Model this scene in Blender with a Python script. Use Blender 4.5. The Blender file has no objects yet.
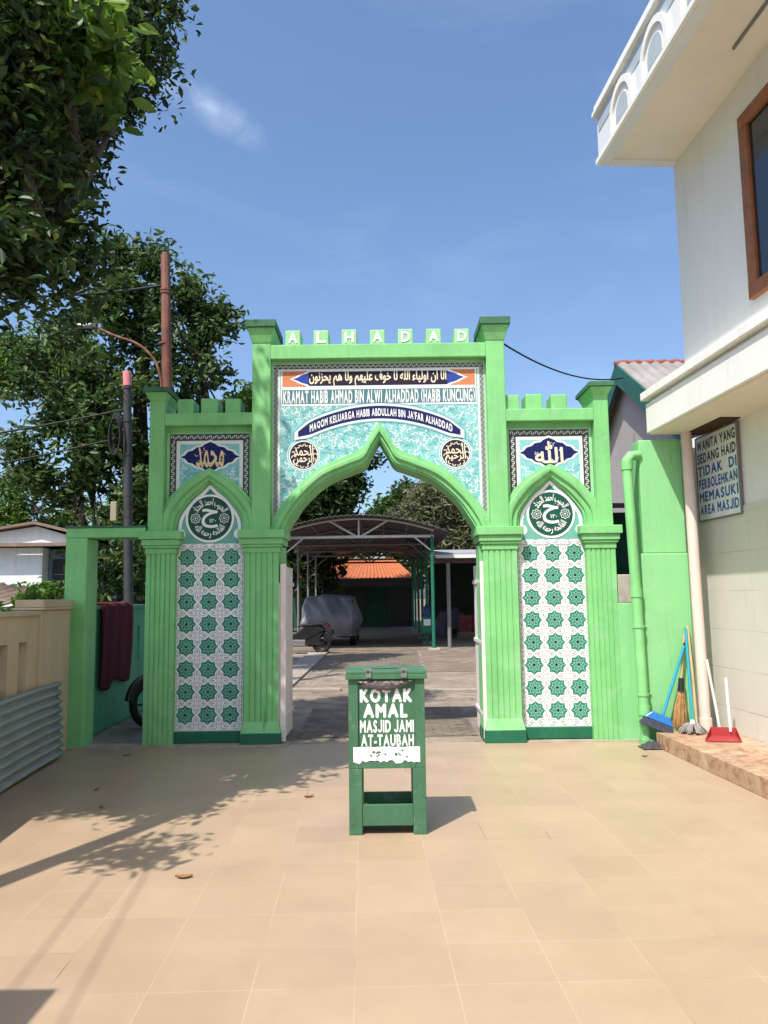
import bpy, bmesh, math, random
import numpy as np
from mathutils import Vector, Matrix
R_ = math.radians
rng = random.Random(7)
SC = bpy.context.scene
COL = SC.collection
PI = math.pi

# ------------------------------------------------------------ camera
cd = bpy.data.cameras.new('camera'); cam = bpy.data.objects.new('camera', cd); COL.objects.link(cam)
cd.sensor_fit = 'VERTICAL'; cd.sensor_height = 24.0; cd.lens = 770 / 1024 * 24.0
cd.clip_start = 0.05; cd.clip_end = 2000
cam.matrix_world = Matrix.Translation((0, 0, 1.5)) @ Matrix.Rotation(PI / 2 + R_(6.4), 4, 'X') @ Matrix.Rotation(R_(-0.75), 4, 'Z')
SC.camera = cam
# ------------------------------------------------------------ light
SUN = Vector((-0.36, -0.55, 1.0)).normalized()
w = bpy.data.worlds.new('World'); SC.world = w; w.use_nodes = True
nt = w.node_tree; nt.nodes.clear()
out = nt.nodes.new('ShaderNodeOutputWorld'); bg = nt.nodes.new('ShaderNodeBackground')
sky = nt.nodes.new('ShaderNodeTexSky'); sky.sky_type = 'NISHITA'; sky.sun_disc = False
sky.sun_elevation = math.asin(SUN.z); sky.sun_rotation = math.atan2(SUN.x, SUN.y)
sky.air_density = 1.0; sky.dust_density = 2.6; sky.ozone_density = 4.0; sky.altitude = 0
bg.inputs['Strength'].default_value = 0.132
# thin cirrus: noise over the sky directions
tc = nt.nodes.new('ShaderNodeTexCoord'); mp = nt.nodes.new('ShaderNodeMapping'); mp.inputs['Scale'].default_value = (3.0, 3.0, 9.0)
mp.inputs['Rotation'].default_value = (0.0, 0.35, 0.2)
nz = nt.nodes.new('ShaderNodeTexNoise'); nz.inputs['Scale'].default_value = 1.3; nz.inputs['Detail'].default_value = 8; nz.inputs['Roughness'].default_value = 0.62
nz.inputs['Distortion'].default_value = 0.5
mr = nt.nodes.new('ShaderNodeMapRange'); mr.inputs['From Min'].default_value = 0.5; mr.inputs['From Max'].default_value = 0.85
mr.inputs['To Max'].default_value = 0.05
# one brighter wisp
vm = nt.nodes.new('ShaderNodeVectorMath'); vm.operation = 'SUBTRACT'; vm.inputs[1].default_value = (-0.190, 0.812, 0.552)
mp2 = nt.nodes.new('ShaderNodeMapping'); mp2.vector_type = 'TEXTURE'; mp2.inputs['Rotation'].default_value = (0, R_(24), 0); mp2.inputs['Scale'].default_value = (.085, .16, .022)
ln = nt.nodes.new('ShaderNodeVectorMath'); ln.operation = 'LENGTH'
m2 = nt.nodes.new('ShaderNodeMapRange'); m2.inputs['From Min'].default_value = 1.0; m2.inputs['From Max'].default_value = 0.0; m2.inputs['To Max'].default_value = 0.30
nz2 = nt.nodes.new('ShaderNodeTexNoise'); nz2.inputs['Scale'].default_value = 20; nz2.inputs['Detail'].default_value = 9; nz2.inputs['Roughness'].default_value = 0.6; nz2.inputs['Distortion'].default_value = 0.25
m3 = nt.nodes.new('ShaderNodeMapRange'); m3.inputs['From Min'].default_value = 0.38; m3.inputs['From Max'].default_value = 0.75
mul = nt.nodes.new('ShaderNodeMath'); mul.operation = 'MULTIPLY'
mx = nt.nodes.new('ShaderNodeMath'); mx.operation = 'MAXIMUM'
mix = nt.nodes.new('ShaderNodeMix'); mix.data_type = 'RGBA'; mix.inputs['B'].default_value = (8.6, 9.0, 9.6, 1)
L = nt.links.new
L(tc.outputs['Generated'], mp.inputs['Vector']); L(mp.outputs[0], nz.inputs['Vector']); L(nz.outputs['Fac'], mr.inputs['Value'])
L(tc.outputs['Generated'], vm.inputs[0]); L(vm.outputs[0], mp2.inputs['Vector']); L(mp2.outputs[0], ln.inputs[0]); L(ln.outputs['Value'], m2.inputs['Value'])
L(tc.outputs['Generated'], nz2.inputs['Vector']); L(nz2.outputs['Fac'], m3.inputs['Value'])
L(m2.outputs[0], mul.inputs[0]); L(m3.outputs[0], mul.inputs[1]); L(mul.outputs[0], mx.inputs[0]); L(mr.outputs[0], mx.inputs[1])
L(mx.outputs[0], mix.inputs['Factor']); L(sky.outputs[0], mix.inputs['A']); tint = nt.nodes.new('ShaderNodeMix'); tint.data_type = 'RGBA'; tint.blend_type = 'MULTIPLY'; tint.inputs['Factor'].default_value = 1.0; tint.inputs['B'].default_value = (0.91, 0.97, 1.0, 1)
L(mix.outputs['Result'], tint.inputs['A']); L(tint.outputs['Result'], bg.inputs['Color']); L(bg.outputs[0], out.inputs['Surface'])
sl = bpy.data.lights.new('sun', 'SUN'); so = bpy.data.objects.new('sun', sl); COL.objects.link(so)
sl.energy = 3.6; sl.angle = R_(0.53); sl.color = (1.0, 0.95, 0.87)
so.rotation_euler = SUN.to_track_quat('Z', 'Y').to_euler(); so.location = (-8, -12, 22)
SC.view_settings.view_transform = 'Standard'; SC.view_settings.look = 'None'; SC.view_settings.gamma = 1.0
SC.view_settings.use_curve_mapping = False; SC.view_settings.exposure = 0.76
SC.render.engine = 'CYCLES'
SC.cycles.max_bounces = 7; SC.cycles.diffuse_bounces = 4; SC.cycles.use_denoising = True

# ------------------------------------------------------------ materials
MATS = {}
def mat(name, col, rough=0.75, var=0.14, scale=2.5, bump=0.0, bscale=40.0, streak=0.0, dirt=(0.08, 0.075, 0.06), metal=0.0, spec=0.35, spots=0.0, trans=0.0):
    m = bpy.data.materials.new(name); m.use_nodes = True; nt = m.node_tree; b = nt.nodes['Principled BSDF']
    b.inputs['Roughness'].default_value = rough; b.inputs['Metallic'].default_value = metal; b.inputs['Specular IOR Level'].default_value = spec
    tc = nt.nodes.new('ShaderNodeTexCoord'); L = nt.links.new
    n = nt.nodes.new('ShaderNodeTexNoise'); n.inputs['Scale'].default_value = scale; n.inputs['Detail'].default_value = 7; n.inputs['Roughness'].default_value = 0.65
    L(tc.outputs['Object'], n.inputs['Vector'])
    r = nt.nodes.new('ShaderNodeMapRange'); r.inputs['From Min'].default_value = 0.28; r.inputs['From Max'].default_value = 0.72
    r.inputs['To Min'].default_value = 1 - var; r.inputs['To Max'].default_value = 1 + var * 0.6
    L(n.outputs['Fac'], r.inputs['Value'])
    mx = nt.nodes.new('ShaderNodeMix'); mx.data_type = 'RGBA'; mx.blend_type = 'MULTIPLY'; mx.inputs['Factor'].default_value = 1
    mx.inputs['A'].default_value = (*col, 1); L(r.outputs[0], mx.inputs['B'])
    last = mx.outputs['Result']
    def layer(vec_scale, sc, lo, hi, amt, last, detail=6):
        mp = nt.nodes.new('ShaderNodeMapping'); mp.inputs['Scale'].default_value = vec_scale; L(tc.outputs['Object'], mp.inputs['Vector'])
        s = nt.nodes.new('ShaderNodeTexNoise'); s.inputs['Scale'].default_value = sc; s.inputs['Detail'].default_value = detail; L(mp.outputs[0], s.inputs['Vector'])
        rr = nt.nodes.new('ShaderNodeMapRange'); rr.inputs['From Min'].default_value = lo; rr.inputs['From Max'].default_value = hi; rr.inputs['To Max'].default_value = amt
        L(s.outputs['Fac'], rr.inputs['Value'])
        m2 = nt.nodes.new('ShaderNodeMix'); m2.data_type = 'RGBA'; m2.inputs['B'].default_value = (*dirt, 1)
        L(rr.outputs[0], m2.inputs['Factor']); L(last, m2.inputs['A']); return m2.outputs['Result']
    if streak: last = layer((5, 5, 0.35), 2.2, 0.5, 0.8, streak, last)
    if spots: last = layer((1, 1, 1), 7, 0.6, 0.75, spots, last, 10)
    L(last, b.inputs['Base Color'])
    if bump:
        bn = nt.nodes.new('ShaderNodeTexNoise'); bn.inputs['Scale'].default_value = bscale; bn.inputs['Detail'].default_value = 4; L(tc.outputs['Object'], bn.inputs['Vector'])
        bp = nt.nodes.new('ShaderNodeBump'); bp.inputs['Strength'].default_value = bump; bp.inputs['Distance'].default_value = 0.01
        L(bn.outputs['Fac'], bp.inputs['Height']); L(bp.outputs[0], b.inputs['Normal'])
    MATS[name] = m; return m

def brick_mat(name, c1, c2, mortar, bw, rh, ms, rot=0.0, off=0.5, rough=0.6, var=0.12, bump=0.3, spec=0.3, stain=0.0, vertical=False, shift=(0, 0, 0)):
    m = bpy.data.materials.new(name); m.use_nodes = True; nt = m.node_tree; b = nt.nodes['Principled BSDF']; L = nt.links.new
    tc = nt.nodes.new('ShaderNodeTexCoord'); mp = nt.nodes.new('ShaderNodeMapping'); mp.inputs['Rotation'].default_value = (PI / 2 if vertical else 0, 0, rot)
    mp.inputs['Location'].default_value = shift
    L(tc.outputs['Object'], mp.inputs['Vector'])
    br = nt.nodes.new('ShaderNodeTexBrick'); br.offset = off; br.inputs['Scale'].default_value = 1; br.inputs['Brick Width'].default_value = bw
    br.inputs['Row Height'].default_value = rh; br.inputs['Mortar Size'].default_value = ms; br.inputs['Mortar Smooth'].default_value = 0.4
    br.inputs['Color1'].default_value = (*c1, 1); br.inputs['Color2'].default_value = (*c2, 1); br.inputs['Mortar'].default_value = (*mortar, 1)
    nm = nt.nodes.new('ShaderNodeTexNoise'); nm.inputs['Scale'].default_value = 1.1; nm.inputs['Detail'].default_value = 3; L(tc.outputs['Object'], nm.inputs['Vector'])
    cm = nt.nodes.new('ShaderNodeValToRGB'); cm.color_ramp.elements[0].position = .42; cm.color_ramp.elements[0].color = (*[.35 * a + .65 * b_ for a, b_ in zip(mortar, c2)], 1); cm.color_ramp.elements[1].position = .62; cm.color_ramp.elements[1].color = (*[.72 * a for a in mortar], 1)
    L(nm.outputs['Fac'], cm.inputs['Fac']); L(cm.outputs[0], br.inputs['Mortar'])
    L(mp.outputs[0], br.inputs['Vector'])
    n = nt.nodes.new('ShaderNodeTexNoise'); n.inputs['Scale'].default_value = 1.6; n.inputs['Detail'].default_value = 9; n.inputs['Roughness'].default_value = 0.68; L(tc.outputs['Object'], n.inputs['Vector'])
    r = nt.nodes.new('ShaderNodeMapRange'); r.inputs['From Min'].default_value = 0.3; r.inputs['From Max'].default_value = 0.7; r.inputs['To Min'].default_value = 1 - var; r.inputs['To Max'].default_value = 1 + var * 0.6
    L(n.outputs['Fac'], r.inputs['Value'])
    mx = nt.nodes.new('ShaderNodeMix'); mx.data_type = 'RGBA'; mx.blend_type = 'MULTIPLY'; mx.inputs['Factor'].default_value = 1
    L(br.outputs['Color'], mx.inputs['A']); L(r.outputs[0], mx.inputs['B']); last = mx.outputs['Result']
    n2 = nt.nodes.new('ShaderNodeTexNoise'); n2.inputs['Scale'].default_value = 140; n2.inputs['Detail'].default_value = 2; L(tc.outputs['Object'], n2.inputs['Vector'])
    r2 = nt.nodes.new('ShaderNodeMapRange'); r2.inputs['To Min'].default_value = 0.9; r2.inputs['To Max'].default_value = 1.1; L(n2.outputs['Fac'], r2.inputs['Value'])
    mx2 = nt.nodes.new('ShaderNodeMix'); mx2.data_type = 'RGBA'; mx2.blend_type = 'MULTIPLY'; mx2.inputs['Factor'].default_value = 1
    L(last, mx2.inputs['A']); L(r2.outputs[0], mx2.inputs['B']); last = mx2.outputs['Result']
    if stain:
        n3 = nt.nodes.new('ShaderNodeTexNoise'); n3.inputs['Scale'].default_value = 0.9; n3.inputs['Detail'].default_value = 10; n3.inputs['Roughness'].default_value = 0.72; L(tc.outputs['Object'], n3.inputs['Vector'])
        r3 = nt.nodes.new('ShaderNodeMapRange'); r3.inputs['From Min'].default_value = 0.52; r3.inputs['From Max'].default_value = 0.72; r3.inputs['To Max'].default_value = stain; L(n3.outputs['Fac'], r3.inputs['Value'])
        m4 = nt.nodes.new('ShaderNodeMix'); m4.data_type = 'RGBA'; m4.inputs['B'].default_value = (0.2, 0.17, 0.13, 1); L(r3.outputs[0], m4.inputs['Factor']); L(last, m4.inputs['A']); last = m4.outputs['Result']
    L(last, b.inputs['Base Color']); b.inputs['Specular IOR Level'].default_value = spec
    rr = nt.nodes.new('ShaderNodeMapRange'); rr.inputs['To Min'].default_value = rough - 0.12; rr.inputs['To Max'].default_value = rough + 0.15; L(n.outputs['Fac'], rr.inputs['Value']); L(rr.outputs[0], b.inputs['Roughness'])
    bp = nt.nodes.new('ShaderNodeBump'); bp.inputs['Strength'].default_value = bump; bp.inputs['Distance'].default_value = 0.006; bp.invert = True
    L(br.outputs['Fac'], bp.inputs['Height']); L(bp.outputs[0], b.inputs['Normal'])
    MATS[name] = m; return m

def mottle(m, sc, col, lo, hi, amt, vec=(1, 1, 1)):
    nt = m.node_tree; b = nt.nodes['Principled BSDF']; src = b.inputs['Base Color'].links[0].from_socket; tc = nt.nodes.new('ShaderNodeTexCoord')
    n = nt.nodes.new('ShaderNodeTexNoise'); n.inputs['Scale'].default_value = sc; n.inputs['Detail'].default_value = 5; n.inputs['Distortion'].default_value = 1.6; mp = nt.nodes.new('ShaderNodeMapping'); mp.inputs['Scale'].default_value = vec; nt.links.new(tc.outputs['Object'], mp.inputs['Vector']); nt.links.new(mp.outputs[0], n.inputs['Vector'])
    r = nt.nodes.new('ShaderNodeMapRange'); r.inputs['From Min'].default_value = lo; r.inputs['From Max'].default_value = hi; r.inputs['To Max'].default_value = amt; nt.links.new(n.outputs['Fac'], r.inputs['Value'])
    mx = nt.nodes.new('ShaderNodeMix'); mx.data_type = 'RGBA'; mx.inputs['B'].default_value = (*col, 1); nt.links.new(r.outputs[0], mx.inputs['Factor']); nt.links.new(src, mx.inputs['A']); nt.links.new(mx.outputs['Result'], b.inputs['Base Color'])
def leaf_mat(name, c_dark, c_mid, c_light, rough=0.45, trans=0.3):
    m = bpy.data.materials.new(name); m.use_nodes = True; nt = m.node_tree; b = nt.nodes['Principled BSDF']; L = nt.links.new
    g = nt.nodes.new('ShaderNodeNewGeometry'); cr = nt.nodes.new('ShaderNodeValToRGB')
    e = cr.color_ramp.elements; e[0].position = 0.0; e[0].color = (*c_dark, 1); e[1].position = 1.0; e[1].color = (*c_light, 1)
    k = cr.color_ramp.elements.new(0.55); k.color = (*c_mid, 1)
    k = cr.color_ramp.elements.new(0.93); k.color = tuple(0.5 * (a + q) for a, q in zip(c_mid, c_light)) + (1,)
    L(g.outputs['Random Per Island'], cr.inputs['Fac']); L(cr.outputs[0], b.inputs['Base Color'])
    b.inputs['Roughness'].default_value = rough; b.inputs['Specular IOR Level'].default_value = 0.3
    t = nt.nodes.new('ShaderNodeBsdfTranslucent'); hs = nt.nodes.new('ShaderNodeHueSaturation'); hs.inputs['Value'].default_value = 1.5; hs.inputs['Hue'].default_value = 0.485
    L(cr.outputs[0], hs.inputs['Color']); L(hs.outputs[0], t.inputs['Color'])
    ms = nt.nodes.new('ShaderNodeMixShader'); ms.inputs[0].default_value = trans
    L(b.outputs[0], ms.inputs[1]); L(t.outputs[0], ms.inputs[2]); L(ms.outputs[0], nt.nodes['Material Output'].inputs['Surface'])
    MATS[name] = m; return m

GREEN = mat('green_paint', (0.21, 0.545, 0.20), 0.6, 0.17, 2.2, 0.16, 30, streak=0.32, dirt=(0.10, 0.24, 0.10), spots=0.08)
GREEN2 = mat('green_paint_light', (0.30, 0.62, 0.31), 0.65, 0.12, 4, 0.1, 40, streak=0.15, dirt=(0.2, 0.3, 0.15))
GREENW = mat('green_wall_paint', (0.235, 0.56, 0.235), 0.6, 0.10, 1.2, 0.1, 25, streak=0.14, dirt=(0.10, 0.33, 0.1))
for q_ in (GREEN, GREENW):
    mottle(q_, 3.2, (0.30, 0.56, 0.30), 0.55, 0.7, 0.45); mottle(q_, 1.6, (0.055, 0.12, 0.05), 0.66, 0.78, 0.55, (9, 9, .6)); mottle(q_, 22, (0.06, 0.13, 0.05), 0.70, 0.76, 0.55); mottle(q_, 30, (0.45, 0.55, 0.42), 0.72, 0.76, 0.5)
CAPGRN = mat('weathered_shaded_cap_paint', (0.055, 0.17, 0.09), 0.8, 0.3, 6, 0.2, 30, dirt=(0.05, 0.07, 0.05), spots=0.6)  # grime on the cap slabs and their shade, both put into this dark colour
DKGREEN = mat('dark_green_paint', (0.012, 0.13, 0.065), 0.5, 0.2, 5, dirt=(0.15, 0.2, 0.15), spots=0.15)
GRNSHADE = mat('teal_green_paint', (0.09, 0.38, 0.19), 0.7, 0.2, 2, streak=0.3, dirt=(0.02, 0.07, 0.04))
WHITE = mat('tile_white', (0.86, 0.86, 0.84), 0.3, 0.05, 8, spec=0.5)
WHITEP = mat('white_lettering', (0.82, 0.82, 0.80), 0.5, 0.05, 8)
STAR = mat('star_green', (0.025, 0.20, 0.13), 0.5, 0.18, 9, spec=0.22)
STARL = mat('star_line', (0.30, 0.58, 0.46), 0.5, 0.1, 9, spec=0.22)
GREYL = mat('petal_grey', (0.36, 0.38, 0.36), 0.5, 0.1, 9, spec=0.22)
TEAL = mat('tile_teal', (0.16, 0.42, 0.34), 0.5, 0.1, 9, spec=0.22)
TURQ = mat('tile_turquoise', (0.24, 0.55, 0.55), 0.5, 0.2, 5, spec=0.22)
SCROLL = mat('scroll_white', (0.72, 0.78, 0.74), 0.5, 0.06, 9, spec=0.22)
SCROLLD = mat('scroll_blue', (0.13, 0.38, 0.42), 0.5, 0.1, 9, spec=0.22)
NAVY = mat('cartouche_navy', (0.008, 0.014, 0.10), 0.5, 0.15, 9, spec=0.22)
BLUE = mat('cartouche_blue', (0.03, 0.06, 0.32), 0.5, 0.15, 9, spec=0.22)
PLUM = mat('cartouche_plum', (0.022, 0.014, 0.028), 0.5, 0.15, 9, spec=0.22)
STEEL = mat('banner_steel_blue', (0.075, 0.19, 0.23), 0.5, 0.12, 9, spec=0.22)
ORANGE = mat('tile_orange', (0.62, 0.22, 0.10), 0.5, 0.12, 9, spec=0.22)
GOLD = mat('calligraphy_gold', (0.75, 0.58, 0.30), 0.35, 0.1, 9)
CREAML = mat('calligraphy_cream', (0.80, 0.70, 0.52), 0.35, 0.1, 9)
BORDER = mat('border_dark', (0.06, 0.06, 0.05), 0.35, 0.2, 12)
MEDAL = mat('medallion_green', (0.012, 0.085, 0.055), 0.5, 0.15, 9, spec=0.22)
LEAFW = mat('white_gate_paint', (0.78, 0.70, 0.66), 0.5, 0.08, 5, streak=0.25, dirt=(0.35, 0.25, 0.2))
BOXGRN = mat('box_green_paint', (0.056, 0.155, 0.08), 0.55, 0.22, 5, 0.1, 40, streak=0.2, dirt=(0.02, 0.08, 0.04), spots=0.15)
PAPER = mat('peeled_white_paint', (0.85, 0.85, 0.83), 0.6, 0.06, 6)
PLASTIC = mat('torn_plastic', (0.10, 0.08, 0.08), 0.35, 0.5, 25, 0.5, 60, spec=0.6)
BLACK = mat('black_rubber', (0.012, 0.012, 0.012), 0.6, 0.2, 6)
BLACKP = mat('black_plastic', (0.02, 0.02, 0.022), 0.3, 0.2, 6, spec=0.5)
CHROME = mat('chrome', (0.55, 0.55, 0.55), 0.2, 0.1, 6, metal=1.0)
REDL = mat('red_lens', (0.12, 0.008, 0.008), 0.2, 0.1, 6)
WALLW = mat('mosque_white', (0.80, 0.79, 0.76), 0.75, 0.06, 1.0, 0.1, 60, streak=0.14, dirt=(0.5, 0.42, 0.28))
SOFFIT = mat('soffit_cream', (0.78, 0.71, 0.60), 0.8, 0.10, 0.7, 0.05, 50, dirt=(0.5, 0.38, 0.2), spots=0.12)
CORNICE = mat('cornice_white', (0.86, 0.83, 0.79), 0.7, 0.07, 1.5, 0.06, 60, streak=0.2, dirt=(0.55, 0.47, 0.38))
PARAW = mat('parapet_white', (0.68, 0.71, 0.72), 0.7, 0.06, 3)
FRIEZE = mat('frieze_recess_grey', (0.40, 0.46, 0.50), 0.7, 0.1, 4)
WOODF = mat('window_wood', (0.28, 0.10, 0.035), 0.5, 0.3, 9)
def glass_mat():
    m = bpy.data.materials.new('dark_window_glass'); m.use_nodes = True; b = m.node_tree.nodes['Principled BSDF']
    b.inputs['Base Color'].default_value = (0.012, 0.016, 0.024, 1); b.inputs['Roughness'].default_value = 0.06; b.inputs['Specular IOR Level'].default_value = 0.7
    return m
GLASS = glass_mat()
CONC = mat('bare_concrete', (0.42, 0.37, 0.32), 0.85, 0.3, 5, 0.3, 60, spots=0.3)
PIPEW = mat('cream_pipe', (0.68, 0.57, 0.50), 0.5, 0.1, 4, streak=0.3, dirt=(0.5, 0.35, 0.28))
SIGNB = mat('sign_board', (0.80, 0.80, 0.77), 0.5, 0.14, 4, streak=0.4, dirt=(0.45, 0.38, 0.25))
INKB = mat('ink_blue', (0.02, 0.13, 0.36), 0.5, 0.2, 20)
INKD = mat('ink_dark', (0.05, 0.055, 0.07), 0.5, 0.2, 20)
BEIGE = mat('beige_wall_paint', (0.54, 0.44, 0.30), 0.75, 0.12, 1.6, 0.1, 40, streak=0.25, dirt=(0.28, 0.2, 0.11))
ZINC = mat('corrugated_zinc', (0.33, 0.35, 0.355), 0.5, 0.15, 3, streak=0.2, metal=0.25, dirt=(0.2, 0.2, 0.2))
MAROON = mat('maroon_carpet', (0.10, 0.008, 0.018), 0.95, 0.25, 12, 0.6, 90)
RUST = mat('rusty_pole', (0.17, 0.062, 0.04), 0.7, 0.35, 6, streak=0.4, dirt=(0.5, 0.35, 0.28))
POLEB = mat('black_pole', (0.045, 0.045, 0.05), 0.6, 0.3, 6)
PINK = mat('faded_red_cap', (0.62, 0.22, 0.24), 0.6, 0.15, 8)
CABLE = mat('cable_black', (0.02, 0.02, 0.02), 0.6, 0.1, 5)
BARK = mat('bark', (0.052, 0.040, 0.028), 0.9, 0.4, 6, 0.8, 25)
ROOFGR = mat('asbestos_roof', (0.33, 0.30, 0.28), 0.9, 0.25, 3, 0.2, 30, spots=0.3)
RIDGE = mat('red_ridge_tile', (0.27, 0.075, 0.06), 0.8, 0.2, 5)
BARGE = mat('barge_board_green', (0.02, 0.11, 0.085), 0.6, 0.2, 4)
GABLE = mat('grey_gable_plaster', (0.42, 0.37, 0.36), 0.85, 0.12, 1.5, streak=0.2, dirt=(0.25, 0.22, 0.2))
SHEETW = mat('whitewashed_sheet', (0.72, 0.74, 0.76), 0.7, 0.12, 1.5, streak=0.35, dirt=(0.4, 0.25, 0.15), spots=0.1)
BROWNR = mat('brown_roof', (0.25, 0.17, 0.13), 0.8, 0.3, 3, streak=0.3)
DKMETAL = mat('carport_steel', (0.20, 0.19, 0.19), 0.55, 0.2, 4, spots=0.2)
TRUSSW = mat('carport_pale_steel', (0.72, 0.69, 0.66), 0.5, 0.15, 4)
POSTG = mat('carport_green_steel', (0.015, 0.16, 0.09), 0.5, 0.2, 4)
CANOPY = mat('carport_sheet', (0.085, 0.07, 0.072), 0.6, 0.25, 2)
CANOPYL = mat('canopy_grey_sheet', (0.30, 0.30, 0.31), 0.7, 0.2, 2)
COVER = mat('car_cover_silver', (0.17, 0.17, 0.19), 0.5, 0.3, 3, spec=0.5)
CARRED = mat('car_body_red', (0.09, 0.010, 0.014), 0.25, 0.1, 3, spec=0.6)
ORROOF = mat('orange_tile_roof', (0.42, 0.13, 0.05), 0.8, 0.25, 3)
TEALH = mat('teal_handle', (0.02, 0.30, 0.40), 0.35, 0.08, 5, spec=0.5)
BLUEP = mat('blue_plastic', (0.02, 0.14, 0.42), 0.35, 0.12, 8, spec=0.5)
BRISTLE = mat('dark_bristle', (0.05, 0.055, 0.08), 0.9, 0.4, 40, 0.8, 120)
STRAW = mat('straw', (0.42, 0.24, 0.09), 0.9, 0.4, 30, 0.9, 100)
BAMBOO = mat('bamboo', (0.55, 0.40, 0.22), 0.6, 0.2, 9)
MOPG = mat('mop_grey', (0.30, 0.27, 0.26), 0.95, 0.45, 25, 0.9, 80)
DUSTP = mat('red_plastic', (0.36, 0.04, 0.04), 0.45, 0.15, 7)
STICKW = mat('white_plastic', (0.78, 0.77, 0.75), 0.4, 0.05, 7)
DRYLEAF = mat('dry_leaf', (0.30, 0.15, 0.05), 0.8, 0.3, 20)
FLOOR = brick_mat('forecourt_tiles', (0.408, 0.296, 0.199), (0.375, 0.270, 0.180), (0.27, 0.19, 0.125), 0.4, 0.36, 0.0026, rot=R_(-1.6), off=0.0, rough=0.42, var=0.10, bump=0.12, spec=0.4, stain=0.10, shift=(0.05, 0.06, 0))
for n_ in FLOOR.node_tree.nodes:
    if n_.type == 'VALTORGB':
        e_ = n_.color_ramp.elements; e_[0].position = .5; e_[0].color = (0.455, 0.345, 0.25, 1); e_[1].position = .60; e_[1].color = (0.36, 0.26, 0.17, 1); k_ = e_.new(.68); k_.color = (0.13, 0.09, 0.06, 1)
LEDGE = brick_mat('mottled_ledge_tiles', (0.50, 0.33, 0.21), (0.47, 0.30, 0.19), (0.33, 0.22, 0.16), 0.4, 0.4, 0.004, off=0.0, rough=0.45, var=0.3, stain=0.5)
mottle(WALLW, 1.5, (0.45, 0.42, 0.36), 0.66, 0.8, 0.3, (6, 6, .5)); mottle(CORNICE, 2, (0.40, 0.36, 0.30), 0.62, 0.78, 0.4, (5, 5, .7)); mottle(BOXGRN, 9, (0.16, 0.25, 0.16), 0.6, 0.7, 0.4); mottle(BOXGRN, 24, (0.03, 0.05, 0.03), 0.66, 0.72, 0.7)
mottle(LEDGE, 9, (0.26, 0.11, 0.055), 0.47, 0.62, 0.75); mottle(LEDGE, 3, (0.6, 0.5, 0.38), 0.5, 0.7, 0.5)
DADO = brick_mat('dado_tiles', (0.64, 0.61, 0.53), (0.62, 0.59, 0.51), (0.45, 0.42, 0.35), 0.5, 0.382, 0.004, off=0.0, rough=0.4, var=0.06, bump=0.3, vertical=True)
mottle(DADO, 1.8, (0.42, 0.40, 0.34), 0.6, 0.75, 0.35, (5, 5, .5))
PAVER = brick_mat('grey_pavers', (0.25, 0.20, 0.15), (0.15, 0.12, 0.095), (0.06, 0.05, 0.035), 0.21, 0.105, 0.007, rough=0.85, var=0.3, bump=0.5, stain=0.5)
mottle(FLOOR, 3.1, (0.30, 0.22, 0.15), 0.58, 0.75, 0.14); mottle(FLOOR, 17, (0.25, 0.18, 0.12), 0.68, 0.76, 0.25); mottle(FLOOR, 60, (0.22, 0.16, 0.11), 0.66, 0.74, 0.3); mottle(FLOOR, .8, (0.43, 0.32, 0.225), 0.5, 0.7, 0.25)
COURT = mat('courtyard_concrete', (0.29, 0.235, 0.18), 0.9, 0.4, 1.6, 0.3, 30, dirt=(0.16, 0.13, 0.1), spots=0.5)
PATCH = mat('courtyard_brown_patch', (0.19, 0.145, 0.105), 0.9, 0.35, 3, 0.4, 30, spots=0.5, dirt=(0.12, 0.1, 0.08))
KERB = mat('rough_kerb', (0.34, 0.29, 0.24), 0.9, 0.3, 6, 0.4, 30, spots=0.4)
mottle(COURT, 1.1, (0.12, 0.095, 0.07), 0.5, 0.62, 0.65); mottle(COURT, 6, (0.10, 0.08, 0.06), 0.58, 0.66, 0.6); mottle(PAVER, 2.2, (0.10, 0.085, 0.065), 0.5, 0.62, 0.6); mottle(PATCH, 1.4, (0.30, 0.24, 0.17), 0.5, 0.62, 0.5)
EARTH = mat('earth', (0.20, 0.16, 0.11), 0.95, 0.35, 0.8, 0.3, 10)

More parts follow.
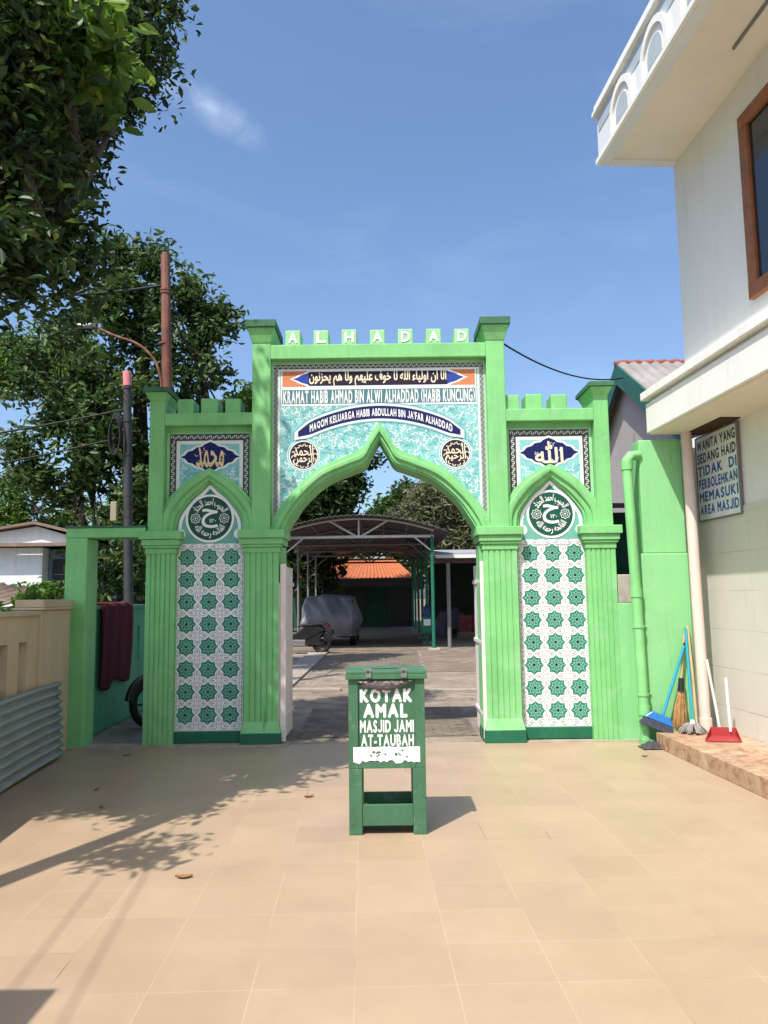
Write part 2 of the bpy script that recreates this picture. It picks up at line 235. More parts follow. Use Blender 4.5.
# ------------------------------------------------------------ helpers
WP = {}
def wpos(o): return WP.get(o.name, Vector((0, 0, 0)))
class MB:
    def __init__(s): s.v = []; s.f = []; s.m = []; s.sm = []
    def add(s, vs, fs, m=0, smooth=False):
        k = len(s.v); s.v += [tuple(v) for v in vs]
        for f in fs: s.f.append([i + k for i in f]); s.m.append(m); s.sm.append(smooth)
        return s
    def box(s, x0, x1, y0, y1, z0, z1, m=0, M=None):
        vs = [Vector(p) for p in ((x0, y0, z0), (x1, y0, z0), (x1, y1, z0), (x0, y1, z0), (x0, y0, z1), (x1, y0, z1), (x1, y1, z1), (x0, y1, z1))]
        if M: vs = [M @ v for v in vs]
        return s.add(vs, [(0, 3, 2, 1), (4, 5, 6, 7), (0, 1, 5, 4), (1, 2, 6, 5), (2, 3, 7, 6), (3, 0, 4, 7)], m)
    def frust(s, a, b, m=0):   # a, b = (x0,x1,y0,y1,z)
        vs = [(a[0], a[2], a[4]), (a[1], a[2], a[4]), (a[1], a[3], a[4]), (a[0], a[3], a[4]), (b[0], b[2], b[4]), (b[1], b[2], b[4]), (b[1], b[3], b[4]), (b[0], b[3], b[4])]
        return s.add(vs, [(0, 3, 2, 1), (4, 5, 6, 7), (0, 1, 5, 4), (1, 2, 6, 5), (2, 3, 7, 6), (3, 0, 4, 7)], m)
    def prism(s, poly, a, b, axis='y', m=0, M=None):  # poly in the two other axes
        def P(p, d): return {'y': (p[0], d, p[1]), 'z': (p[0], p[1], d), 'x': (d, p[0], p[1])}[axis]
        n = len(poly); vs = [Vector(P(p, a)) for p in poly] + [Vector(P(p, b)) for p in poly]
        if M: vs = [M @ v for v in vs]
        fs = [tuple(range(n)), tuple(range(2 * n - 1, n - 1, -1))] + [(i, i + n, (i + 1) % n + n, (i + 1) % n) for i in range(n)]
        return s.add(vs, fs, m)
    def flat(s, poly, y, m=0):
        return s.add([(p[0], y, p[1]) for p in poly], [tuple(range(len(poly)))], m)
    def ribbon(s, pts, w, y, m=0, closed=False, taper=False):
        n = len(pts); vs = []
        for i in range(n):
            a = pts[(i - 1) % n] if (closed or i > 0) else pts[i]; b = pts[(i + 1) % n] if (closed or i < n - 1) else pts[i]
            dx, dz = b[0] - a[0], b[1] - a[1]; l = math.hypot(dx, dz) or 1
            ww = w / 2 * ((0.35 + 0.65 * math.sin(PI * (i + 0.3) / n)) if taper else 1)
            nx, nz = -dz / l * ww, dx / l * ww
            vs += [(pts[i][0] + nx, y, pts[i][1] + nz), (pts[i][0] - nx, y, pts[i][1] - nz)]
        fs = [(2 * i, 2 * i + 2, 2 * i + 3, 2 * i + 1) for i in range(n - 1)]
        if closed: fs.append((2 * n - 2, 0, 1, 2 * n - 1))
        return s.add(vs, fs, m)
    def tube(s, pts, r, n=10, m=0, caps=True, M=None):
        pts = [Vector(p) for p in pts]; k = len(pts); rs = r if isinstance(r, (list, tuple)) else [r] * k
        vs = []; up = None
        for i, p in enumerate(pts):
            t = (pts[min(i + 1, k - 1)] - pts[max(i - 1, 0)]).normalized()
            if up is None: up = t.orthogonal().normalized()
            up = (up - t * up.dot(t)).normalized(); q = t.cross(up)
            vs += [p + (up * math.cos(2 * PI * j / n) + q * math.sin(2 * PI * j / n)) * rs[i] for j in range(n)]
        fs = [(i * n + j, i * n + (j + 1) % n, (i + 1) * n + (j + 1) % n, (i + 1) * n + j) for i in range(k - 1) for j in range(n)]
        if M: vs = [M @ v for v in vs]
        s.add(vs, fs, m, True)
        if caps: s.add([vs[j] for j in range(n)], [tuple(range(n - 1, -1, -1))], m); s.add([vs[(k - 1) * n + j] for j in range(n)], [tuple(range(n))], m)
        return s
    def disc(s, cx, cz, r, y, m=0, n=40): return s.flat([(cx + r * math.cos(2 * PI * i / n), cz + r * math.sin(2 * PI * i / n)) for i in range(n)], y, m)
    def ring(s, cx, cz, r, w, y, m=0, n=40): return s.ribbon([(cx + r * math.cos(2 * PI * i / n), cz + r * math.sin(2 * PI * i / n)) for i in range(n)], w, y, m, closed=True)
    def build(s, name, mats, parent=None, local=False, bevel=0.0, smooth=False):
        if not isinstance(mats, (list, tuple)): mats = [mats]
        me = bpy.data.meshes.new(name); off = Vector((0, 0, 0)) if (parent is None or local) else wpos(parent)
        me.from_pydata([(v[0] - off.x, v[1] - off.y, v[2] - off.z) for v in s.v], [], s.f)
        for m in mats: me.materials.append(m)
        me.polygons.foreach_set('material_index', s.m); me.polygons.foreach_set('use_smooth', [bool(q or smooth) for q in s.sm])
        me.update(); o = bpy.data.objects.new(name, me); COL.objects.link(o); WP[o.name] = off.copy()
        if parent: o.parent = parent
        if bevel:
            b = o.modifiers.new('bevel', 'BEVEL'); b.width = bevel; b.segments = 2; b.limit_method = 'ANGLE'; b.angle_limit = R_(40)
        return o
def tag(o, label=None, cat=None, group=None, kind=None):
    for k, v in (('label', label), ('category', cat), ('group', group), ('kind', kind)):
        if v: o[k] = v
    return o
def thing(name, label, cat, loc=(0, 0, 0), rz=0.0, group=None):
    o = bpy.data.objects.new(name, None); COL.objects.link(o); o.location = loc; o.rotation_euler = (0, 0, rz); o.empty_display_size = 0.2
    WP[o.name] = Vector(loc) if rz == 0 else Vector((0, 0, 0))
    return tag(o, label, cat, group)
def copy_tree(o, parent=None):
    c = o.copy(); COL.objects.link(c); WP[c.name] = wpos(o).copy()
    if parent: c.parent = parent
    for ch in list(o.children): copy_tree(ch, c)
    return c
def settle(root, loc): root.location = loc

# lettering -------------------------------------------------------
AR = {}
def _forms():
    spec = {'ا': (0xFE8D, 2), 'أ': (0xFE83, 2), 'إ': (0xFE87, 2), 'ب': (0xFE8F, 4), 'ت': (0xFE95, 4), 'ج': (0xFE9D, 4), 'ح': (0xFEA1, 4), 'خ': (0xFEA5, 4), 'د': (0xFEA9, 2), 'ر': (0xFEAD, 2), 'ز': (0xFEAF, 2), 'س': (0xFEB1, 4),
            'ع': (0xFEC9, 4), 'ف': (0xFED1, 4), 'ل': (0xFEDD, 4), 'م': (0xFEE1, 4), 'ن': (0xFEE5, 4), 'ه': (0xFEE9, 4), 'و': (0xFEED, 2), 'ي': (0xFEF1, 4), 'ء': (0xFE80, 1)}
    for k, (c, n) in spec.items(): AR[k] = [chr(c + i) for i in range(n)]
_forms()
def shape_ar(s):
    out = []
    for i, ch in enumerate(s):
        if ch not in AR: out.append(ch); continue
        f = AR[ch]; pj = i > 0 and s[i - 1] in AR and len(AR[s[i - 1]]) == 4; nj = i < len(s) - 1 and s[i + 1] in AR and len(f) == 4 and len(AR[s[i + 1]]) > 1
        k = (3 if nj else 1) if pj else (2 if nj else 0)
        out.append(f[k] if k < len(f) else f[0])
    return ''.join(reversed(out))
GLY = {}
def glyph(body):
    if body not in GLY:
        c = bpy.data.curves.new('text', 'FONT'); c.body = body; c.resolution_u = 3
        t = bpy.data.objects.new('text', c); COL.objects.link(t); bpy.context.view_layer.update()
        me = bpy.data.meshes.new_from_object(t); bpy.data.objects.remove(t); bpy.data.curves.remove(c)
        GLY[body] = (np.array([v.co[:2] for v in me.vertices]).reshape(-1, 2), [tuple(p.vertices) for p in me.polygons]); bpy.data.meshes.remove(me)
    return GLY[body]
def lettering(name, s, m, parent, x0, x1, z0, z1, y, bold=0.02, warp=None, M=None, spacing=1.0):
    """bold = extra stroke half width as a share of the letter height"""
    if s.isascii():      # own layout, letter by letter, every capital standing on the base line
        P = []; F = []; pen = 0.0
        for ch in s:
            if ch == ' ': pen += .30 * (1 + .25 * (spacing > 1.2)); continue
            p, f = glyph('\uFF2A' if ch == 'J' else ch); p = p.copy(); p[:, 0] -= p[:, 0].min(); lo, hi = p[:, 1].min(), p[:, 1].max()
            if ch == 'J' or ch in '()Q': p[:, 1] = (p[:, 1] - lo) / (hi - lo) * .70 - (.03 if ch == 'Q' else 0)
            k = sum(len(q) for q in P); P.append(p + np.array([pen, 0])); F += [tuple(i + k for i in q) for q in f]
            pen += p[:, 0].max() + .10 * spacing + 2 * bold * .7
        P = np.concatenate(P)
    else: P, F = glyph(s); P = P.copy()
    a, b = P.min(0), P.max(0); H = b[1] - a[1]
    sx = (x1 - x0) / (b[0] - a[0]); sz = (z1 - z0) / H; bw = bold * (z1 - z0); bx = bw * min(1.0, sx / sz)
    mb = MB(); shifts = [(0, 0)] + ([(bx * math.cos(q * PI / 4), bw * math.sin(q * PI / 4)) for q in range(8)] if bold else [])
    for k, (dx, dz) in enumerate(shifts):
        vs = []
        for p in P:
            x = x0 + (p[0] - a[0]) * sx + dx; z = z0 + (p[1] - a[1]) * sz + dz
            if warp: x, z = warp(x, z)
            v = Vector((x, y - k * .00003, z)); vs.append(M @ v if M else v)
        mb.add(vs, F)
    return mb.build(name, m, parent, local=M is not None)

def crom(pts, n=8):
    P = [np.array(p, float) for p in pts]; P = [2 * P[0] - P[1]] + P + [2 * P[-1] - P[-2]]; out = []
    for i in range(1, len(P) - 2):
        for k in range(n):
            t = k / n; a, b, c, d = P[i - 1:i + 3]
            out.append(0.5 * ((2 * b) + (-a + c) * t + (2 * a - 5 * b + 4 * c - d) * t * t + (-a + 3 * b - 3 * c + d) * t ** 3))
    out.append(P[-2]); return [tuple(p) for p in out]
def mirror_arch(half, n=8):   # from right springing up to the apex and down the left
    h = crom(half, n); return h + [(-x, z) for x, z in reversed(h[:-1])]

# foliage ---------------------------------------------------------
def foliage(name, clusters, n, size, m, parent, seed=1, clump=0.32, per=34, droop=0.25, narrow=0.42):
    g = np.random.default_rng(seed); W = np.array([c[2] for c in clusters], float); W /= W.sum()
    nc = max(1, n // per); ci = g.choice(len(clusters), nc, p=W)
    C = np.array([c[0] for c in clusters])[ci]; Rr = np.array([c[1] for c in clusters])[ci]
    d = g.normal(size=(nc, 3)); d /= np.linalg.norm(d, axis=1)[:, None]
    cc = C + d * Rr * (g.uniform(0.25, 1, nc) ** 0.6)[:, None]
    k = g.integers(0, nc, n); spread = clump * g.uniform(0.6, 1.35, nc)[k]
    q = g.normal(size=(n, 3)); ql = np.linalg.norm(q, axis=1)[:, None]; q *= np.minimum(1, 1.9 / ql)
    P = cc[k] + q * spread[:, None] * np.array([0.62, 0.62, 0.48])
    ax = g.normal(size=(n, 3)); ax[:, 2] = ax[:, 2] * 0.6 - droop; ax /= np.linalg.norm(ax, axis=1)[:, None]
    nn = g.normal(size=(n, 3)); nn[:, 2] += 0.9; nn -= ax * (nn * ax).sum(1)[:, None]; nn /= np.linalg.norm(nn, axis=1)[:, None]
    sd = np.cross(ax, nn); s = size * g.uniform(0.45, 1.5, n)[:, None]
    hw = sd * s * narrow * 0.5; up = nn * s * 0.09
    V = np.stack([P - ax * s * 0.5, P - ax * s * 0.18 + hw * 0.92 + up, P + ax * s * 0.14 + hw * 0.85 + up * .8, P + ax * s * 0.5 - nn * s * 0.08, P + ax * s * 0.14 - hw * 0.85 + up * .8, P - ax * s * 0.18 - hw * 0.92 + up], 1).reshape(-1, 3)
    V -= np.array(wpos(parent)[:])
    me = bpy.data.meshes.new(name); me.vertices.add(6 * n); me.vertices.foreach_set('co', V.ravel().astype(np.float32))
    idx = (np.arange(n)[:, None] * 6 + np.array([0, 1, 2, 3, 0, 3, 4, 5])).ravel().astype(np.int32)
    me.loops.add(8 * n); me.loops.foreach_set('vertex_index', idx); me.polygons.add(2 * n)
    me.polygons.foreach_set('loop_start', np.arange(0, 8 * n, 4, dtype=np.int32)); me.polygons.foreach_set('loop_total', np.full(2 * n, 4, np.int32))
    me.update(calc_edges=True); me.validate(); me.materials.append(m)
    o = bpy.data.objects.new(name, me); COL.objects.link(o); o.parent = parent; WP[o.name] = wpos(parent).copy(); return o
def tree(label, base, trunk, limbs, clusters, n, size, lm, seed, group=None, clump=0.32, per=34, name='tree', droop=0.25, narrow=0.42, twigs=True):
    t = thing(name, label, 'tree', base, group=group); mb = MB()
    mb.tube(trunk[0], trunk[1], 10)
    for pts, rr in limbs: mb.tube(pts, rr, 8)
    if twigs:
        top = Vector(trunk[0][-1]); g = random.Random(seed)
        for c, r, w_ in clusters:
            c = Vector(c); ends = [Vector(p) for pts, _ in limbs for p in pts[1:]] + [top]
            st = min(ends, key=lambda e: (e - c).length); mid = (st + c) / 2 + Vector((g.uniform(-.2, .2), g.uniform(-.2, .2), g.uniform(0, .3)))
            mb.tube([st, mid, c], [0.06 * trunk[1][0] / 0.2, 0.04 * trunk[1][0] / 0.2, 0.015], 6)
            for _ in range(3):
                e = c + Vector((g.uniform(-1, 1) * r[0], g.uniform(-1, 1) * r[1], g.uniform(-.5, 1) * r[2])) * 0.75
                mb.tube([mid, (mid + e) / 2 + Vector((0, 0, .1)), e], [0.03, 0.02, 0.008], 5)
    mb.build('trunk', BARK, t, smooth=True); foliage('crown', clusters, n, size, lm, t, seed, clump, per, droop, narrow); return t

# ============================================================ SETTING
mb = MB(); mb.add([(-600, -300, -0.03), (600, -300, -0.03), (600, 1200, -0.03), (-600, 1200, -0.03)], [(0, 1, 2, 3)])
tag(mb.build('ground', EARTH), kind='structure')
mb = MB(); mb.add([(-2.35, -4, 0), (3.95, -4, 0), (2.66, 8.24, 0), (-3.32, 8.24, 0)], [(0, 1, 2, 3)])
mb.add([(-2.35, -4, -.03), (3.95, -4, -.03), (2.66, 8.24, -.03), (-3.32, 8.24, -.03)], [(3, 2, 1, 0)])
tag(mb.build('forecourt_tiles', FLOOR), kind='structure')
mb = MB(); mb.add([(-4.6, 8.24, -0.012), (3.6, 8.24, -0.012), (9, 60, -0.012), (-9, 60, -0.012)], [(0, 1, 2, 3)])
tag(mb.build('courtyard_ground', COURT), kind='structure')
mb = MB(); mb.add([(-1.0, 8.66, -0.006), (1.0, 8.66, -0.006), (1.02, 10.9, -0.006), (-1.02, 10.9, -0.006)], [(0, 1, 2, 3)])
mb.add([(-1.55, 16.5, -0.006), (0.75, 16.3, -0.006), (0.9, 22.4, -0.006), (-2.1, 22.6, -0.006)], [(0, 1, 2, 3)])
tag(mb.build('paver_path', PAVER), kind='structure')
mb = MB(); mb.add([(0.82, 16.0, -0.006), (4.6, 16.2, -0.006), (5.0, 23.4, -0.006), (0.98, 22.4, -0.006)], [(0, 1, 2, 3)])
mb.add([(-5.2, 23.0, -0.004), (1.5, 22.7, -0.004), (2.6, 44, -0.004), (-6.5, 44, -0.004)], [(0, 1, 2, 3)])
tag(mb.build('courtyard_brown_paving', PATCH), kind='structure')
mb = MB()
for x0, x1, y0, y1 in ((-4.2, -0.75, 12.9, 13.12), (0.45, 4.2, 12.6, 12.8), (-2.15, -1.62, 13.15, 22.5)): mb.box(x0, x1, y0, y1, -0.02, 0.035)
tag(mb.build('courtyard_kerb', KERB, bevel=0.01), kind='structure')
# entrance sill: thin strip of bare concrete under the gateway front
mb = MB(); mb.box(-3.3, -1.02, 8.10, 8.34, -0.02, 0.018); mb.box(1.45, 2.62, 8.16, 8.34, -0.02, 0.012)
tag(mb.build('entrance_sill', KERB, bevel=0.006), kind='structure')

# ============================================================ THE GATE
GX, GY = -0.04, 8.2
gate = thing('gate', 'tall light green gateway with a pointed arch, tiled towers and Arabic name panels', 'gateway', (GX, GY, 0))
X = lambda v: GX + v
WF = 8.30          # face of the recessed wall
IN = [(1.03, 2.24), (.96, 2.36), (.82, 2.56), (.58, 2.77), (.30, 2.89), (.165, 2.945), (.085, 3.08), (0, 3.225)]
OUT = [(1.19, 2.24), (1.14, 2.40), (.98, 2.615), (.717, 2.877), (.42, 3.02), (.19, 3.125), (.10, 3.27), (0, 3.41)]
NIN = [(.36, 2.20), (.345, 2.36), (.30, 2.46), (.18, 2.61), (.085, 2.69), (0, 2.775)]
NOUT = [(.55, 2.20), (.535, 2.42), (.47, 2.55), (.32, 2.73), (.16, 2.85), (0, 2.93)]
ain, aout = mirror_arch(IN, 10), mirror_arch(OUT, 10)
nin, nout = mirror_arch(NIN, 8), mirror_arch(NOUT, 8)
lerp2 = lambda a, b, t: [(p[0] + (q[0] - p[0]) * t, p[1] + (q[1] - p[1]) * t) for p, q in zip(a, b)]
acut = lerp2(ain, aout, 0.12)
poly = [(-2.45, 0), (-1.06, 0), (-1.06, 2.24)] + list(reversed(acut)) + [(1.06, 2.24), (1.06, 0), (2.45, 0), (2.45, 3.4), (1.38, 3.4), (1.38, 4.12), (-1.38, 4.12), (-1.38, 3.4), (-2.45, 3.4)]
MB().prism([(X(a), b) for a, b in poly], WF, 8.60).build('wall', GREEN, gate)
# beams, posts, caps, battlements
MB().box(X(-1.18), X(1.18), 8.192, 8.63, 4.12, 4.28).build('beam', GREEN, gate, bevel=0.008)
for s in (-1, 1):
    a, b = sorted((X(s * 1.38), X(s * 2.33)))
    MB().box(a, b, 8.195, 8.63, 3.395, 3.53).build('beam', GREEN, gate, bevel=0.008)
    a, b = sorted((X(s * 1.18), X(s * 1.38)))
    MB().box(a, b, 8.19, 8.66, 2.242, 4.31).build('post', GREEN, gate, bevel=0.008)
    c = MB().frust((a - .002, b + .002, 8.185, 8.665, 4.30), (a - .05, b + .05, 8.13, 8.71, 4.46))
    c.box(a - .065, b + .065, 8.11, 8.73, 4.462, 4.545, 1); c.build('post_cap', [GREEN, CAPGRN], gate, bevel=0.006)
    a, b = sorted((X(s * 2.33), X(s * 2.49)))
    MB().box(a, b, 8.19, 8.66, 2.242, 3.68).build('post', GREEN, gate, bevel=0.008)
    c = MB().frust((a - .002, b + .002, 8.185, 8.665, 3.67), (a - .04, b + .04, 8.13, 8.71, 3.75))
    c.box(a - .055, b + .055, 8.11, 8.73, 3.752, 3.805, 1); c.build('post_cap', [GREEN, CAPGRN], gate, bevel=0.006)
    for k, (cx, wd) in enumerate(((1.975 if s > 0 else 2.12, .175), (1.70 if s > 0 else 1.86, .185), (1.455 if s > 0 else 1.60, .17))):
        cx = X(s * cx); h = 3.70 + (k % 2) * .006
        MB().box(cx - wd / 2, cx + wd / 2, 8.25, 8.52, 3.527, h).build('merlon', GREEN, gate, bevel=0.012)
for k, ch in enumerate('ALHADAD'):
    cx = X(-1.0 + k * 0.3105) + 0.06; z1 = 4.455 + rng.uniform(-.006, .006)
    q = MB().box(cx - .083, cx + .083, 8.22, 8.50, 4.277, z1).build('merlon', GREEN2, gate, bevel=0.012)
    lettering('letter', ch, WHITEP, q, cx - .046, cx + .046, 4.31, 4.42, 8.214, 0.05)
# pilasters
def pilaster(x0, x1, base):
    xa, xb = X(x0), X(x1); n = 6; d = 0.010; wv = 0.008; pl = []
    for i in range(n + 1):
        c = xa + (xb - xa) * (i + 0.0) / n
        if 0 < i < n: pl += [(c - wv, GY), (c - wv * .4, GY + d), (c + wv * .4, GY + d), (c + wv, GY)]
        else: pl.append((c, GY))
    pl = pl + [(xb, 8.62), (xa, 8.62)]
    q = MB().prism(pl, 0.0, 2.05, 'z').build('pilaster', GREEN, gate)
    c = MB(); e = 0.0
    for z0, z1, ex in ((2.0, 2.06, .012), (2.06, 2.09, .03), (2.09, 2.155, .045), (2.155, 2.245, .07)):
        c.box(xa - ex, xb + ex, GY - ex * .9, 8.62 + ex * .6, z0 + .0005, z1)
    c.build('capital', GREEN, q, bevel=0.007)
    if base:
        b = MB().frust((xa - .035, xb + .035, GY - .045, 8.65, 0), (xa - .03, xb + .03, GY - .04, 8.65, .125), 1)
        b.frust((xa - .03, xb + .03, GY - .04, 8.65, .126), (xa - .003, xb + .003, GY - .004, 8.622, .24), 0)
        b.build('plinth', [GREEN, DKGREEN], q, bevel=0.006)
pilaster(-2.50, -2.19, False); pilaster(-1.45, -1.09, True); pilaster(1.09, 1.45, True); pilaster(2.19, 2.50, False)
# arch mouldings
def moulding(inner, outer, cx, prof, name):
    m = MB(); n = len(inner); k = len(prof); vs = []
    for p, q in zip(inner, outer):
        for t, y in prof: vs.append((X(cx) + p[0] + (q[0] - p[0]) * t, y, p[1] + (q[1] - p[1]) * t))
    m.add(vs, [(i * k + j, i * k + j + 1, (i + 1) * k + j + 1, (i + 1) * k + j) for i in range(n - 1) for j in range(k - 1)])
    m.add(vs[:k], [tuple(range(k))]); m.add(vs[-k:], [tuple(range(k - 1, -1, -1))])
    o = m.build(name, GREEN, gate); return o
moulding(ain, aout, 0, [(0, 8.64), (0, 8.262), (.10, 8.262), (.13, 8.235), (.36, 8.235), (.40, 8.205), (.46, 8.20), (.66, 8.20), (.72, 8.206), (.76, 8.235), (1.0, 8.24), (1.0, 8.31)], 'arch_moulding')
for cx in (-1.845, 1.845):
    moulding(nin, nout, cx, [(0, 8.302), (0, 8.262), (.10, 8.262), (.15, 8.235), (.40, 8.232), (.45, 8.205), (.55, 8.20), (.72, 8.20), (.78, 8.208), (.82, 8.235), (1.0, 8.24), (1.0, 8.31)], 'niche_moulding')
# tiled star panels
def star(cx, cz, ro, ri, n=8, ph=0.0): return [(cx + (ro if i % 2 == 0 else ri) * math.cos(PI * i / n + ph), cz + (ro if i % 2 == 0 else ri) * math.sin(PI * i / n + ph)) for i in range(2 * n)]
def lens(cx, cz, a, ln, wd, n=7):
    up = [(ln * i / n, wd * math.sin(PI * (i / n) ** 0.8)) for i in range(n + 1)]; p = up + [(x, -y) for x, y in reversed(up[1:-1])]
    ca, sa = math.cos(a), math.sin(a); return [(cx + x * ca - y * sa, cz + x * sa + y * ca) for x, y in p]
S = 0.2365
for cx0 in (-1.845, 1.845):
    p = MB(); x0, x1 = X(cx0 - .372), X(cx0 + .372); z0, z1 = 0.14, 2.055; c0 = X(cx0)
    p.box(x0, x1, 8.289, 8.302, z0, z1, 0)
    p.ribbon([(x0 + .012, z0 + .01), (x1 - .012, z0 + .01), (x1 - .012, z1 - .01), (x0 + .012, z1 - .01)], .006, 8.2872, 3, closed=True)
    zc0 = 0.205 + S / 2
    for i in range(3):
        for j in range(8):
            cx, cz = c0 + (i - 1) * S, zc0 + j * S - .018
            p.flat(star(cx, cz, .104, .080), 8.2865, 1)
            p.ribbon(star(cx, cz, .068, .052), .0068, 8.2855, 2, closed=True)
            for q in range(8):
                a = PI / 4 * q; p.ribbon(lens(cx, cz, a + PI / 8, .05, .013, 5), .0045, 8.2853, 2, closed=True)
                p.ribbon([(cx + .066 * math.cos(a), cz + .066 * math.sin(a)), (cx + .094 * math.cos(a), cz + .094 * math.sin(a))], .0045, 8.2854, 2)
    for i in range(4):
        for j in range(9):
            cx, cz = c0 + (i - 1.5) * S, zc0 + (j - .5) * S - .018
            for q in range(4):
                a = PI / 2 * q
                if (i == 0 and q == 2) or (i == 3 and q == 0) or (j == 0 and q == 3) or (j == 8 and q == 1): continue
                p.ribbon(lens(cx + .016 * math.cos(a), cz + .016 * math.sin(a), a, .086, .028), .0062, 8.2862, 3, closed=True)
                p.flat(lens(cx + .05 * math.cos(a), cz + .05 * math.sin(a), a, .034, .009), 8.2861, 3)
    t = p.build('tile_panel', [WHITE, STAR, STARL, GREYL], gate)
    MB().box(x0 - .01, x1 + .01, 8.262, 8.301, .02, .138).build('panel_plinth', DKGREEN, gate, bevel=0.006)
    # tympanum above: teal field, white cusped border, dark medallion
    ty = MB(); lim = lerp2(nin, nout, 0.25)
    ty.prism([(c0 + a, b) for a, b in lim] + [(c0 - .36, 2.058), (c0 + .36, 2.058)], 8.291, 8.301, m=0)
    bl = [(c0 + a * .91, 2.2 + (b - 2.2) * .93) for a, b in nin]
    ty.ribbon([(c0 + .345, 2.10)] + bl + [(c0 - .345, 2.10)], .034, 8.2885, 1)
    ty.flat([(c0 - .36, 2.058), (c0 + .36, 2.058), (c0 + .36, 2.11), (c0 - .36, 2.11)], 8.2883, 1)
    for s in (-1, 1):
        ty.disc(c0 + s * .315, 2.215, .055, 8.2881, 1, 20); ty.disc(c0 + s * .345, 2.215, .045, 8.2879, 0, 20)
    ty.flat([(c0 - .1, 2.59), (c0 + .1, 2.59), (c0, 2.70)], 8.2878, 2)
    ty = ty.build('tympanum', [TEAL, WHITE, STAR], gate)
    zc = 2.385; md = MB(); md.disc(c0, zc, .262, 8.2866, 1); md.disc(c0, zc, .238, 8.2856, 0)
    for s in (-1, 1):
        md.ribbon(star(c0 + s * .155, zc, .055, .044), .007, 8.2846, 1, closed=True); md.ribbon(star(c0 + s * .155, zc, .034, .022, 8, .2), .005, 8.2846, 1, closed=True); md.disc(c0 + s * .155, zc, .01, 8.2846, 1, 10)
    md = md.build('medallion', [MEDAL, WHITE], ty)
    lettering('lettering', shape_ar('ح'), WHITEP, md, c0 - .085, c0 + .085, zc - .10, zc + .10, 8.2842, 0.025)
    def arc(sgn, c0=c0, zc=zc):
        def f(x, z):
            a = (x - c0) / .19; r = z - zc
            return (c0 + sgn * r * math.sin(a) * (1 if sgn > 0 else -1), zc + sgn * r * math.cos(a)) if sgn > 0 else (c0 + (.34 - r) * math.sin(a), zc - (.34 - r) * math.cos(a))
        return f
    lettering('lettering', shape_ar('الحبيب احمد الحداد'), WHITEP, md, c0 - .215, c0 + .215, zc + .125, zc + .222, 8.2842, 0.025, warp=arc(1))
    lettering('lettering', shape_ar('الفاتحة رحمه الله'.replace('ة', 'ه')), WHITEP, md, c0 - .20, c0 + .20, zc + .125, zc + .215, 8.2842, 0.025, warp=arc(-1))
    lettering('lettering', '١٢٠', WHITEP, md, c0 - .005, c0 + .065, zc - .045, zc - .005, 8.2842, 0.03)

# arabesque scrolls
def scrolls(m, test, x0, x1, z0, z1, n, y, mi, g, size=.05, wd=.010):
    got = []; tries = 0
    while len(got) < n and tries < n * 30:
        tries += 1; cx, cz = g.uniform(x0, x1), g.uniform(z0, z1)
        if not test(cx, cz) or any((cx - a) ** 2 + (cz - b) ** 2 < (size * .82) ** 2 for a, b in got): continue
        got.append((cx, cz)); a0 = g.uniform(0, 2 * PI); sg = g.choice((-1, 1)); pts = []
        for i in range(9):
            t = i / 8; a = a0 + sg * t * 4.6; r = size * (0.62 - 0.48 * t); pts.append((cx + r * math.cos(a), cz + r * math.sin(a)))
        mj = mi if len(got) % 3 else mi + 1
        m.ribbon(pts, wd, y - (len(got) % 5) * .00008, mj, taper=True)
        a = a0 + g.uniform(2, 4); m.flat(lens(cx + size * .35 * math.cos(a), cz + size * .35 * math.sin(a), a, size * .55, size * .14, 4), y - .0005 - (len(got) % 3) * .00008, mj)
def border_band(m, x0, x1, z0, z1, y, mi, g, step=.034):
    horiz = (x1 - x0) > (z1 - z0); Ln = (x1 - x0) if horiz else (z1 - z0); n = int(Ln / step); th = (z1 - z0) if horiz else (x1 - x0)
    for i in range(n):
        u = (i + .5) * Ln / n; pts = []
        for k in range(7):
            a = k / 6 * 4.4 + (PI if i % 2 else 0); r = th * .36 * (1 - k / 9)
            pts.append((u + r * math.cos(a) * .9, th / 2 + r * math.sin(a)))
        pts = [(x0 + a, z0 + b) if horiz else (x0 + b, z0 + a) for a, b in pts]
        m.ribbon(pts, .0075, y, mi)
